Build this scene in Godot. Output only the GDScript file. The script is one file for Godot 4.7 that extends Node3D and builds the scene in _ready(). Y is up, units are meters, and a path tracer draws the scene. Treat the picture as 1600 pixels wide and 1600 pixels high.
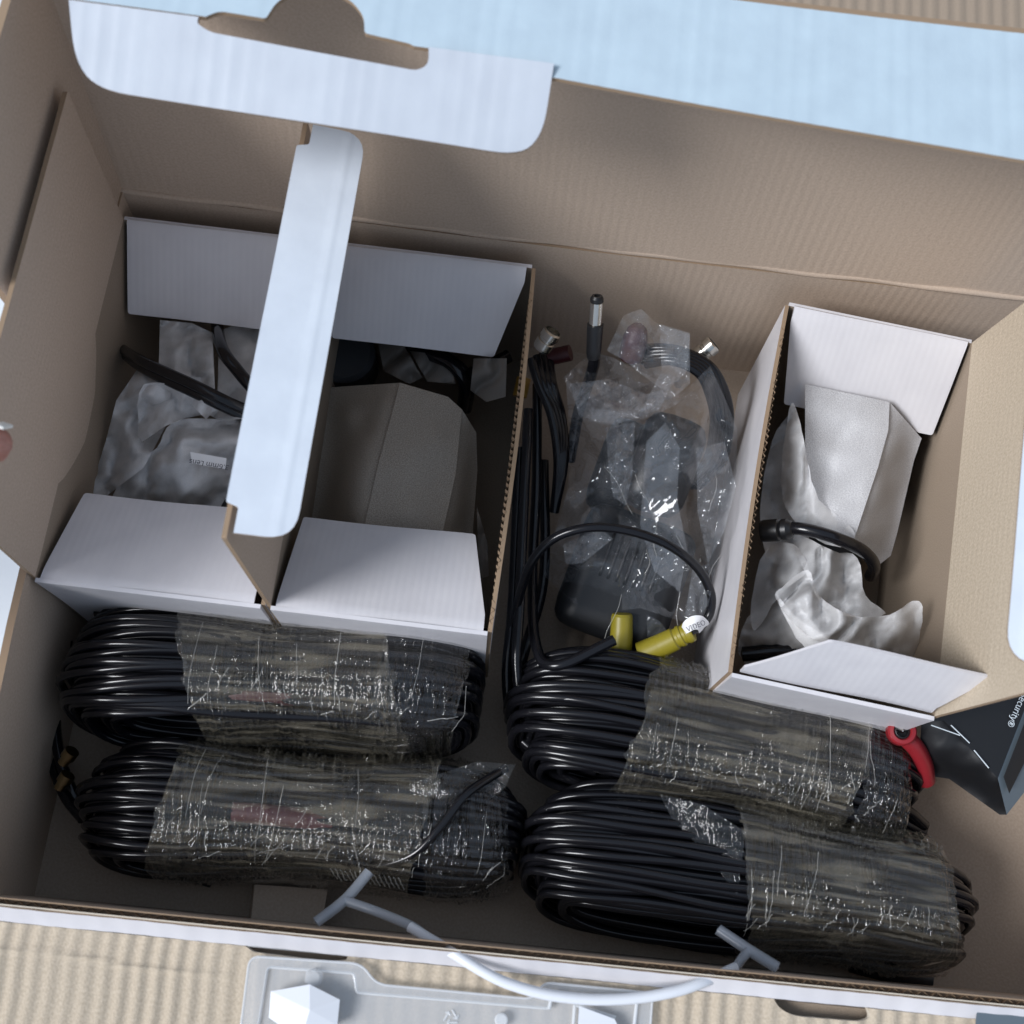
extends Node3D
# An open carton seen from above: three small white boxes, four wrapped cable coils, a bag with an adapter. All lengths in mm, S turns them into metres.

const S := 0.001
const LENS := 1900.0          # focal length in pixels of a 1600 pixel frame
const EYE := 500.0            # height of the lens above the carton's floor
const PITCH := 18.4652        # degrees from straight down
const ROLL := 6.7890

var cam_f: Vector3
var cam_r: Vector3
var cam_u: Vector3
var M := {}
var taken := {}
var lift := 0.0             # raises the soft sheets of one thing
var rng := RandomNumberGenerator.new()
var nz := FastNoiseLite.new()
var flat: Callable        # no bend


# ------------------------------------------------------------------ helpers
class Buf:
	var v := PackedVector3Array()
	var n := PackedVector3Array()
	var t := PackedVector2Array()
	var i := PackedInt32Array()
	func add(p: Vector3, nn: Vector3, uv := Vector2.ZERO) -> int:
		v.append(p); n.append(nn); t.append(uv)
		return v.size() - 1
	func tri(a: int, b: int, c: int) -> void:
		# front faces run clockwise seen from the side that the normal points to
		var face := (v[b] - v[a]).cross(v[c] - v[a])
		if face.dot(n[a] + n[b] + n[c]) > 0.0:
			i.append(a); i.append(c); i.append(b)
		else:
			i.append(a); i.append(b); i.append(c)
	func quad(a: Vector3, b: Vector3, c: Vector3, d: Vector3, nn: Vector3) -> void:
		var k := add(a, nn); add(b, nn); add(c, nn); add(d, nn)
		tri(k, k + 1, k + 2); tri(k, k + 2, k + 3)
	func smooth() -> void:
		for k in n.size(): n[k] = Vector3.ZERO
		for k in range(0, i.size(), 3):
			var f := (v[i[k + 2]] - v[i[k]]).cross(v[i[k + 1]] - v[i[k]])
			n[i[k]] += f; n[i[k + 1]] += f; n[i[k + 2]] += f
		for k in n.size(): n[k] = n[k].normalized() if n[k].length() > 1e-9 else Vector3.UP


func numbered(called: String, parent: Node) -> String:
	var key := "%d/%s" % [parent.get_instance_id(), called]
	var k: int = taken.get(key, 0)
	taken[key] = k + 1
	return called if k == 0 else "%s_%03d" % [called, k]


func tag(o: Node, label: String, category := "", group := "", kind := "") -> Node:
	if label: o.set_meta("label", label)
	if category: o.set_meta("category", category)
	if group: o.set_meta("group", group)
	if kind: o.set_meta("kind", kind)
	return o


func thing(called: String, label: String, category: String, where := Vector3.ZERO, turn := 0.0, group := "") -> Node3D:
	var o := Node3D.new()
	o.name = numbered(called, self)
	add_child(o, true)
	o.position = where * S
	o.rotation.y = turn
	tag(o, label, category, group)
	return o


func root_of(o: Node) -> Node3D:
	while o.get_parent() != self:
		o = o.get_parent()
	return o as Node3D


func put(called: String, bufs: Array, mats: Array, parent: Node, world := true) -> MeshInstance3D:
	var inv := Transform3D()
	if world and parent != self:
		inv = root_of(parent).transform.affine_inverse()
	var am := ArrayMesh.new()
	for k in bufs.size():
		var b: Buf = bufs[k]
		if b.i.size() == 0: continue
		var vv := PackedVector3Array()
		var nn := PackedVector3Array()
		vv.resize(b.v.size()); nn.resize(b.v.size())
		for q in b.v.size():
			vv[q] = inv * (b.v[q] * S)
			nn[q] = inv.basis * b.n[q]
		var arr := []
		arr.resize(Mesh.ARRAY_MAX)
		arr[Mesh.ARRAY_VERTEX] = vv; arr[Mesh.ARRAY_NORMAL] = nn; arr[Mesh.ARRAY_TEX_UV] = b.t; arr[Mesh.ARRAY_INDEX] = b.i
		am.add_surface_from_arrays(Mesh.PRIMITIVE_TRIANGLES, arr)
		am.surface_set_material(am.get_surface_count() - 1, mats[k])
	var o := MeshInstance3D.new()
	o.name = numbered(called, parent)
	o.mesh = am
	parent.add_child(o, true)
	return o


func at(px: float, py: float, y: float) -> Vector3:      # the point at height y (mm) that is seen in the direction of a pixel of the 1600 pixel photograph
	var d := cam_f + cam_r * ((px - 800.0) / LENS) - cam_u * ((py - 800.0) / LENS)
	return Vector3(0, EYE, 0) + d * ((y - EYE) / d.y)


func pts(a: Array) -> Array:                            # [[px, py, y], ...] to points
	var r := []
	for q in a: r.append(at(q[0], q[1], q[2]))
	return r


func curve(p: Array, per := 8, closed := false) -> PackedVector3Array:
	var r := PackedVector3Array()
	var c := p.size()
	for k in (c if closed else c - 1):
		var a: Vector3 = p[(k - 1 + c) % c] if closed or k > 0 else p[0] * 2.0 - p[1]
		var b: Vector3 = p[k]
		var d: Vector3 = p[(k + 1) % c]
		var e: Vector3 = p[(k + 2) % c] if closed or k + 2 < c else p[c - 1] * 2.0 - p[c - 2]
		for q in per:
			r.append(b.cubic_interpolate(d, a, e, q / float(per)))
	if not closed: r.append(p[c - 1])
	return r


func tube(b: Buf, path: PackedVector3Array, r: float, sides := 8, closed := false, flat := 1.0) -> void:
	var c := path.size()
	var first := b.v.size()
	var up := Vector3.ZERO
	for k in c:
		var fwd: Vector3
		if closed: fwd = (path[(k + 1) % c] - path[(k - 1 + c) % c]).normalized()
		else: fwd = (path[mini(k + 1, c - 1)] - path[maxi(k - 1, 0)]).normalized()
		if up == Vector3.ZERO:
			up = (Vector3.UP if absf(fwd.y) < 0.9 else Vector3.RIGHT)
		up = (up - fwd * up.dot(fwd)).normalized()
		var side := fwd.cross(up)
		for q in sides:
			var a := TAU * q / sides
			var dir := side * cos(a) + up * sin(a)
			b.add(path[k] + (side * cos(a) + up * sin(a) * flat) * r, dir, Vector2(q / float(sides), k * 0.1))
	for k in (c if closed else c - 1):
		var k2 := (k + 1) % c
		for q in sides:
			var q2 := (q + 1) % sides
			b.tri(first + k * sides + q, first + k * sides + q2, first + k2 * sides + q2)
			b.tri(first + k * sides + q, first + k2 * sides + q2, first + k2 * sides + q)
	if not closed:
		for e in 2:
			var k := 0 if e == 0 else c - 1
			var fwd := (path[0] - path[1]).normalized() if e == 0 else (path[c - 1] - path[c - 2]).normalized()
			var m := b.add(path[k] + fwd * r * 0.25, fwd)
			var ring := []
			for q in sides: ring.append(b.add(b.v[first + k * sides + q], fwd))
			for q in sides: b.tri(m, ring[q], ring[(q + 1) % sides])


func lathe(b: Buf, base: Vector3, axis: Vector3, profile: Array, sides := 20) -> void:   # profile of [radius, distance along the axis], crisp at every point
	axis = axis.normalized()
	var u := axis.cross(Vector3.UP if absf(axis.y) < 0.9 else Vector3.RIGHT).normalized()
	var w := axis.cross(u)
	for k in profile.size() - 1:
		var r0: float = profile[k][0]
		var h0: float = profile[k][1]
		var r1: float = profile[k + 1][0]
		var h1: float = profile[k + 1][1]
		var slope := Vector2(h1 - h0, r0 - r1).normalized()
		var first := b.v.size()
		for q in sides + 1:
			var a := TAU * q / sides
			var dir := u * cos(a) + w * sin(a)
			var nn := (dir * slope.x + axis * slope.y).normalized()
			b.add(base + dir * r0 + axis * h0, nn)
			b.add(base + dir * r1 + axis * h1, nn)
		for q in sides:
			var s := first + q * 2
			b.tri(s, s + 2, s + 3); b.tri(s, s + 3, s + 1)


func rbox(b: Buf, c: Vector3, size: Vector3, r: float, basis := Basis(), n := 7) -> void:   # a box with rounded edges
	var h := size * 0.5
	var core := h - Vector3(r, r, r)
	for f in 6:
		var ax := f / 2
		var sg := 1.0 if f % 2 == 0 else -1.0
		var first := b.v.size()
		for i in n + 1:
			for j in n + 1:
				var p := Vector3.ZERO
				p[ax] = sg
				p[(ax + 1) % 3] = _spread(i / float(n))
				p[(ax + 2) % 3] = _spread(j / float(n))
				p *= h
				var q := p.clamp(-core, core)
				var d := (p - q)
				var nn := d.normalized() if d.length() > 1e-6 else Vector3.ZERO
				if nn == Vector3.ZERO: nn[ax] = sg
				b.add(c + basis * (q + nn * r), basis * nn)
		for i in n:
			for j in n:
				var s := first + i * (n + 1) + j
				b.tri(s, s + 1, s + n + 2); b.tri(s, s + n + 2, s + n + 1)


func _spread(t: float) -> float:            # rows gather near the edges
	var x := t * 2.0 - 1.0
	return signf(x) * (1.0 - pow(1.0 - absf(x), 2.2))


func rounded(p: Array, r: Array, steps := 6) -> PackedVector2Array:
	var o := PackedVector2Array()
	var c := p.size()
	for k in c:
		var a: Vector2 = p[(k - 1 + c) % c]
		var b: Vector2 = p[k]
		var d: Vector2 = p[(k + 1) % c]
		var rr: float = r[k]
		if rr <= 0.01:
			o.append(b)
			continue
		var e0 := b + (a - b).normalized() * minf(rr, a.distance_to(b) * 0.49)
		var e1 := b + (d - b).normalized() * minf(rr, d.distance_to(b) * 0.49)
		for q in steps + 1:
			var t := q / float(steps)
			o.append(e0.lerp(b, t).lerp(b.lerp(e1, t), t))
	return o


# A sheet of board: outline (u, v) in mm on the plane O + U u + V v; mats = [side of U x V, other side, cut edge]; the thickness lies on the other side.
func panel(called: String, parent: Node, poly: PackedVector2Array, o: Vector3, u: Vector3, v: Vector3, t: float, mats: Array, cell := Vector2(12, 12), bend: Callable = flat, holes: Array = [], world := true) -> MeshInstance3D:
	u = u.normalized(); v = v.normalized()
	var nrm := u.cross(v).normalized()
	if Geometry2D.is_polygon_clockwise(poly): poly.reverse()
	var box := Rect2(poly[0], Vector2.ZERO)
	for q in poly: box = box.expand(q)
	var front := Buf.new()
	var back := Buf.new()
	var edge := Buf.new()
	var bent := bend.is_valid()
	var nu := maxi(1, ceili(box.size.x / cell.x))
	var nv := maxi(1, ceili(box.size.y / cell.y))
	if not bent and holes.is_empty():
		nu = 1; nv = 1
	for i in nu:
		for j in nv:
			var a := box.position + Vector2(i / float(nu), j / float(nv)) * box.size
			var b := box.position + Vector2((i + 1) / float(nu), (j + 1) / float(nv)) * box.size
			var pieces: Array = Geometry2D.intersect_polygons(poly, PackedVector2Array([a, Vector2(b.x, a.y), b, Vector2(a.x, b.y)])) if nu * nv > 1 else [poly]
			for h in holes:
				var rest := []
				for pc in pieces: rest.append_array(Geometry2D.clip_polygons(pc, h))
				pieces = rest
			for pc in pieces:
				var ids := Geometry2D.triangulate_polygon(pc)
				var f0 := front.v.size()
				for q in pc:
					var w := 0.0
					var nn := nrm
					if bent:
						w = bend.call(q.x, q.y)
						nn = (nrm - u * (bend.call(q.x + 0.05, q.y) - w) * 20.0 - v * (bend.call(q.x, q.y + 0.05) - w) * 20.0).normalized()
					front.add(o + u * q.x + v * q.y + nrm * w, nn, q * S)
					back.add(o + u * q.x + v * q.y + nrm * (w - t), -nn, q * S)
				for k in range(0, ids.size(), 3):
					front.tri(f0 + ids[k], f0 + ids[k + 1], f0 + ids[k + 2])
					back.tri(f0 + ids[k], f0 + ids[k + 1], f0 + ids[k + 2])
	var loops := [poly]
	loops.append_array(holes)
	for L in loops:
		var out := 1.0 if L == poly else -1.0
		if L != poly and Geometry2D.is_polygon_clockwise(L): L.reverse()
		for k in L.size():
			var a: Vector2 = L[k]
			var b: Vector2 = L[(k + 1) % L.size()]
			var d := (b - a).normalized()
			var side := (u * d.y - v * d.x) * out
			var parts := maxi(1, ceili(a.distance_to(b) / minf(cell.x, cell.y))) if bent else 1
			for q in parts:
				var e := a.lerp(b, q / float(parts))
				var f := a.lerp(b, (q + 1) / float(parts))
				var we: float = bend.call(e.x, e.y) if bent else 0.0
				var wf: float = bend.call(f.x, f.y) if bent else 0.0
				var pe := o + u * e.x + v * e.y + nrm * we
				var pf := o + u * f.x + v * f.y + nrm * wf
				edge.quad(pe, pf, pf - nrm * t, pe - nrm * t, side)
	return put(called, [front, back, edge], mats, parent, world)


func rect(u0: float, v0: float, u1: float, v1: float) -> PackedVector2Array:
	return PackedVector2Array([Vector2(u0, v0), Vector2(u1, v0), Vector2(u1, v1), Vector2(u0, v1)])


# The wavy sheet inside corrugated board, seen at a cut edge: runs along `along`, waves across `across`, goes `deep` into the board.
func flutes(parent: Node, o: Vector3, along: Vector3, across: Vector3, deep: Vector3, length: float, pitch: float, amp: float, world := true) -> void:
	var b := Buf.new()
	var n := int(length / pitch * 10.0)
	along = along.normalized(); across = across.normalized()
	for k in n + 1:
		var s := length * k / n
		var a := TAU * s / pitch
		var w := sin(a) * amp
		var p := o + along * s + across * w + deep.normalized() * (0.25 * sin(s * 0.31) + 0.2 * sin(s * 1.7))
		var nn := (across - along * cos(a) * amp * TAU / pitch).normalized()
		b.add(p, nn); b.add(p + deep, nn)
	for k in n:
		b.tri(k * 2, k * 2 + 2, k * 2 + 3); b.tri(k * 2, k * 2 + 3, k * 2 + 1)
	put("fluted_core", [b], [M.kraft_edge], parent, world)


# A soft sheet (film, tissue) laid over given points [px, py, y]: outline plus inner points carry it, noise creases it.
func sheet(b: Buf, outline: Array, inner: Array, step: float, crease: Callable, soft := true) -> void:
	if soft:
		var o := []
		var c := outline.size()
		for k in c:
			var p: Array = outline[(k - 1 + c) % c]
			var q: Array = outline[k]
			var n: Array = outline[(k + 1) % c]
			var nn: Array = outline[(k + 2) % c]
			for e in 4:
				var w := []
				for d in 3: w.append(cubic_interpolate(q[d], n[d], p[d], nn[d], e / 4.0))
				w[0] += 2.2 * nz.get_noise_2d(w[0] * 4.0, w[1] * 4.0)
				w[1] += 2.2 * nz.get_noise_2d(w[0] * 4.0 + 300.0, w[1] * 4.0)
				o.append(w)
		outline = o
	var poly := PackedVector2Array()
	var known := []
	for k in outline.size():
		var a: Array = outline[k]
		var c: Array = outline[(k + 1) % outline.size()]
		poly.append(Vector2(a[0], a[1]))
		var n := maxi(1, int(Vector2(a[0], a[1]).distance_to(Vector2(c[0], c[1])) / 22.0))
		for q in n:
			var t := q / float(n)
			known.append(Vector3(lerpf(a[0], c[0], t), lerpf(a[1], c[1], t), lerpf(a[2], c[2], t)))
	for a in inner: known.append(Vector3(a[0], a[1], a[2]))
	if Geometry2D.is_polygon_clockwise(poly): poly.reverse()
	var box := Rect2(poly[0], Vector2.ZERO)
	for q in poly: box = box.expand(q)
	var nu := maxi(1, ceili(box.size.x / step))
	var nv := maxi(1, ceili(box.size.y / step))
	var index := {}
	for i in nu:
		for j in nv:
			var a := box.position + Vector2(i, j) * step
			for pc in Geometry2D.intersect_polygons(poly, PackedVector2Array([a, a + Vector2(step, 0), a + Vector2(step, step), a + Vector2(0, step)])):
				var ids := Geometry2D.triangulate_polygon(pc)
				var at_id := []
				for q in pc:
					var key := Vector2i(roundi(q.x * 10), roundi(q.y * 10))
					if not index.has(key):
						var sw := 0.0
						var sy := 0.0
						for kp in known:
							var w := 1.0 / pow((q.x - kp.x) * (q.x - kp.x) + (q.y - kp.y) * (q.y - kp.y) + 700.0, 1.9)
							sw += w; sy += w * kp.z
						var y: float = sy / sw + crease.call(q.x, q.y) + lift
						var pt := at(q.x, q.y, y)
						index[key] = b.add(pt, (Vector3(0, EYE, 0) - pt).normalized(), q * 0.01)
					at_id.append(index[key])
				for k in range(0, ids.size(), 3):
					b.tri(at_id[ids[k]], at_id[ids[k + 1]], at_id[ids[k + 2]])


func pleats(angle: float, size: float, amp: float, seed_: int) -> Callable:     # long soft folds that run at an angle, over a finer crumple
	var g := FastNoiseLite.new()
	g.seed = seed_
	g.frequency = 0.006
	size *= 2.0
	amp *= 1.25
	var fine := folds(amp * 0.06, size * 0.9, seed_ + 9, 4)
	var c := cos(angle) / size
	var d := sin(angle) / size
	return func(x: float, y: float) -> float:
		var t := x * c + y * d + 1.1 * g.get_noise_2d(x, y)
		var k := pow(absf(sin(PI * t)), 0.7)
		return amp * (k + 0.5 * sin(t * 2.9 + 1.0)) + fine.call(x, y)


func lay(parent: Node, called: String, m: Material, outline: Array, inner: Array, step: float, crease: Callable) -> MeshInstance3D:
	var b := Buf.new()
	sheet(b, outline, inner, step, crease, m == M.tissue)
	b.smooth()
	return put(called, [b], [m], parent)


func cord(parent: Node, called: String, m: Material, p: Array, r: float, per := 8, sides := 10, flatness := 1.0) -> MeshInstance3D:
	var b := Buf.new()
	tube(b, curve(pts(p), per), r, sides, false, flatness)
	return put(called, [b], [m], parent)


func folds(amp: float, size: float, seed_: int, count := 7) -> Callable:     # crumple: flat facets that meet in straight creases of many directions
	var g := FastNoiseLite.new()
	g.seed = seed_ + 5
	g.frequency = 0.5 / size
	var r := RandomNumberGenerator.new()
	r.seed = seed_
	var dirs := []
	for k in count:
		var a := r.randf() * PI
		var l := size * (0.5 + 1.1 * r.randf())
		dirs.append([cos(a) / l, sin(a) / l, r.randf(), l / size * r.randf_range(0.5, 1.0)])
	return func(x: float, y: float) -> float:
		var h := 0.0
		var wx := x + size * 0.5 * g.get_noise_2d(x, y)
		var wy := y + size * 0.5 * g.get_noise_2d(x + 500.0, y)
		for d in dirs:
			var t: float = wx * d[0] + wy * d[1] + d[2]
			h += d[3] * (absf(fposmod(t, 1.0) - 0.5) * 2.0 - 0.5)
		return amp * (0.55 * h / sqrt(count) + 0.9 * g.get_noise_2d(x * 0.6, y * 0.6))


# ------------------------------------------------------------------ materials
func noise_texture(freq: float, dark: Color, light: Color, octaves := 4, seed_ := 1, size := 512) -> NoiseTexture2D:
	var t := NoiseTexture2D.new()
	t.width = size; t.height = size; t.seamless = true
	var f := FastNoiseLite.new()
	f.seed = seed_; f.frequency = freq; f.fractal_octaves = octaves
	t.noise = f
	var g := Gradient.new()
	g.set_color(0, dark); g.set_color(1, light)
	t.color_ramp = g
	return t


func bumps(freq: float, seed_: int, strength: float, cellular := false, size := 512) -> NoiseTexture2D:
	var t := NoiseTexture2D.new()
	t.width = size; t.height = size; t.seamless = true
	var f := FastNoiseLite.new()
	f.seed = seed_; f.frequency = freq; f.fractal_octaves = 4
	if cellular:
		f.noise_type = FastNoiseLite.TYPE_CELLULAR
		f.cellular_return_type = FastNoiseLite.RETURN_DISTANCE
	t.noise = f
	t.as_normal_map = true
	t.bump_strength = strength
	return t


func mat(c: Color, rough: float, tex: Texture2D = null, scale := 12.0, nmap: Texture2D = null, nscale := 0.5) -> StandardMaterial3D:
	var m := StandardMaterial3D.new()
	m.albedo_color = c
	m.roughness = rough
	m.cull_mode = BaseMaterial3D.CULL_DISABLED
	if tex or nmap:
		m.uv1_triplanar = true
		m.uv1_scale = Vector3.ONE * scale
	if tex: m.albedo_texture = tex
	if nmap:
		m.normal_enabled = true
		m.normal_texture = nmap
		m.normal_scale = nscale
	return m


func clear(c: Color, rough: float, nmap: Texture2D = null, scale := 20.0, nscale := 0.5) -> StandardMaterial3D:
	var m := mat(c, rough, null, scale, nmap, nscale)
	m.transparency = BaseMaterial3D.TRANSPARENCY_ALPHA
	return m


func lin(r: float, g: float, b: float, a := 1.0) -> Color:
	var c := Color(r, g, b).linear_to_srgb()
	c.a = a
	return c


func tissue_texture() -> ImageTexture:
	var f := FastNoiseLite.new()
	f.seed = 8; f.frequency = 0.012; f.fractal_octaves = 3
	var im := f.get_seamless_image(512, 512)
	im.convert(Image.FORMAT_RGBA8)
	var g := FastNoiseLite.new()
	g.seed = 9; g.frequency = 0.25; g.fractal_octaves = 2
	for y in 512:
		for x in 512:
			var k := im.get_pixel(x, y).r
			var s := g.get_noise_2d(x, y) * 0.5 + 0.5
			var c := 0.95 + 0.05 * s
			im.set_pixel(x, y, Color(c, c, c, clampf(0.34 + 0.28 * k + 0.08 * s, 0.0, 1.0)))
	return ImageTexture.create_from_image(im)


func streak_texture() -> ImageTexture:          # cloudy streaks where layers of stretch film lie on each other
	var f := FastNoiseLite.new()
	f.seed = 81; f.frequency = 0.016; f.fractal_octaves = 2
	var im := f.get_seamless_image(512, 512)
	im.convert(Image.FORMAT_RGBA8)
	for y in 512:
		for x in 512:
			var k := im.get_pixel(x, y).r
			im.set_pixel(x, y, Color(1, 1, 1, clampf((k - 0.40) * 0.55, 0.0, 0.20)))
	return ImageTexture.create_from_image(im)


func make_materials() -> void:
	var fibre := noise_texture(0.16, Color(0.90, 0.89, 0.875), Color(1.0, 1.0, 1.0), 4, 3)
	var grain := bumps(0.15, 4, 3.0)
	M.kraft = mat(lin(0.54, 0.43, 0.34), 0.85, fibre, 9.0, grain, 0.08)
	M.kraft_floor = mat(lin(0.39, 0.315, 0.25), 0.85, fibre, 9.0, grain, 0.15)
	M.kraft_light = mat(lin(0.56, 0.475, 0.37), 0.85, noise_texture(0.15, Color(0.86, 0.85, 0.83), Color(1, 1, 1), 3, 13), 10.0, grain, 0.2)
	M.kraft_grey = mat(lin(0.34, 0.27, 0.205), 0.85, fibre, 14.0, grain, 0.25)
	M.kraft_edge = mat(lin(0.30, 0.21, 0.135), 0.9)
	M.torn = mat(lin(0.62, 0.55, 0.45), 0.9)
	var soft := noise_texture(0.012, Color(0.95, 0.95, 0.955), Color(1, 1, 1), 4, 6)
	M.white = mat(lin(0.68, 0.668, 0.69), 0.42, soft, 9.0, bumps(0.02, 7, 2.0), 0.10)
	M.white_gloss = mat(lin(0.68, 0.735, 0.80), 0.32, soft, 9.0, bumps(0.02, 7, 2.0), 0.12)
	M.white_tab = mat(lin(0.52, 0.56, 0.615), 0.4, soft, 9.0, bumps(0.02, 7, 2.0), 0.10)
	M.white_sky_tint = mat(lin(0.50, 0.61, 0.68), 0.35, soft, 9.0, bumps(0.02, 7, 2.0), 0.12)  # white board; the blue sky it reflects is put into the colour
	M.cable = mat(lin(0.007, 0.007, 0.009), 0.18); M.cable.metallic_specular = 0.45
	M.cable_matt = mat(lin(0.014, 0.014, 0.016), 0.42)
	M.black_plastic = mat(lin(0.009, 0.0095, 0.011), 0.38, null, 60.0, bumps(0.12, 21, 3.0), 0.25)
	M.black_body = mat(lin(0.03, 0.032, 0.036), 0.5)
	M.black_card = mat(lin(0.007, 0.0075, 0.009), 0.5, null, 25.0, bumps(0.02, 22, 2.0), 0.2)
	M.metal = mat(lin(0.62, 0.60, 0.55), 0.22); M.metal.metallic = 1.0
	M.brass = mat(lin(0.32, 0.24, 0.13), 0.3); M.brass.metallic = 1.0
	M.red = mat(lin(0.24, 0.014, 0.02), 0.35)
	M.red_dark = mat(lin(0.045, 0.006, 0.009), 0.4)
	M.yellow = mat(lin(0.25, 0.205, 0.016), 0.4, null, 60.0, bumps(0.05, 23, 2.0), 0.2)
	M.orange = mat(lin(0.45, 0.24, 0.04), 0.5)
	M.film = clear(lin(0.34, 0.31, 0.23, 0.015), 0.10, bumps(0.03, 31, 8.0), 26.0, 0.9)  # brown lid's reflection is put into the olive of both films
	M.film_thick = clear(lin(0.42, 0.38, 0.28, 0.045), 0.09, bumps(0.03, 32, 8.0), 22.0, 0.8)
	for m in [M.film, M.film_thick]: m.uv1_scale = Vector3(55, 9, 9)
	M.film_haze = mat(lin(0.46, 0.41, 0.31), 0.3, streak_texture(), 1.0)
	M.film_haze.uv1_triplanar = false
	M.film_haze.uv1_scale = Vector3(0.16, 1, 1)
	M.film_haze.transparency = BaseMaterial3D.TRANSPARENCY_ALPHA
	M.crease_glint = clear(lin(0.72, 0.71, 0.66, 0.22), 0.10)  # bright glints along the film's creases, put into a pale colour
	M.bag = clear(lin(0.62, 0.68, 0.76, 0.045), 0.045, bumps(0.02, 33, 5.0), 16.0, 0.12)
	M.bag_fold = clear(lin(0.66, 0.72, 0.80, 0.085), 0.045, bumps(0.02, 33, 5.0), 16.0, 0.12)
	M.tray = clear(lin(0.72, 0.74, 0.76, 0.30), 0.14, bumps(0.015, 34, 2.0), 10.0, 0.15)
	M.tray_rim = clear(lin(0.82, 0.84, 0.86, 0.5), 0.14)
	M.nylon = mat(lin(0.74, 0.76, 0.80), 0.35); M.nylon.backlight_enabled = true; M.nylon.backlight = Color(0.35, 0.36, 0.38)
	M.milky = clear(lin(0.50, 0.54, 0.60, 0.48), 0.25)
	M.tissue = mat(lin(0.92, 0.92, 0.93), 0.38, tissue_texture(), 14.0, bumps(0.2, 35, 4.0), 0.12)
	M.tissue.transparency = BaseMaterial3D.TRANSPARENCY_ALPHA
	M.tissue.backlight_enabled = true; M.tissue.backlight = Color(0.25, 0.25, 0.25)
	M.foam_white = mat(lin(0.66, 0.66, 0.67), 0.5, noise_texture(0.14, Color(0.72, 0.72, 0.73), Color(1, 1, 1), 3, 38), 22.0, bumps(0.16, 39, 6.0), 0.35)
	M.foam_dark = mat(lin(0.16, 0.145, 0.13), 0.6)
	M.foam = mat(lin(0.55, 0.48, 0.40), 0.6, noise_texture(0.12, Color(0.62, 0.62, 0.62), Color(1, 1, 1), 4, 37), 26.0, bumps(0.12, 36, 6.0), 0.4)
	M.sticker = mat(lin(0.75, 0.75, 0.76), 0.5)
	M.ink = mat(lin(0.06, 0.06, 0.08), 0.6)
	M.ink_pale = mat(lin(0.62, 0.68, 0.72), 0.5)
	M.tile = mat(lin(0.72, 0.76, 0.79), 0.5, noise_texture(0.01, Color(0.93, 0.93, 0.93), Color(1, 1, 1), 4, 41), 1.5)
	M.skin = mat(lin(0.44, 0.22, 0.17), 0.5, noise_texture(0.03, Color(0.85, 0.80, 0.78), Color(1, 1, 1), 4, 42), 30.0, bumps(0.06, 43, 4.0), 0.3)
	M.skin.subsurf_scatter_enabled = true; M.skin.subsurf_scatter_strength = 0.15
	M.nail = mat(lin(0.62, 0.46, 0.38), 0.25)
	M.nail_tip = mat(lin(0.80, 0.78, 0.72), 0.3)
	M.blue_grey = mat(lin(0.10, 0.13, 0.155), 0.5)


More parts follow.
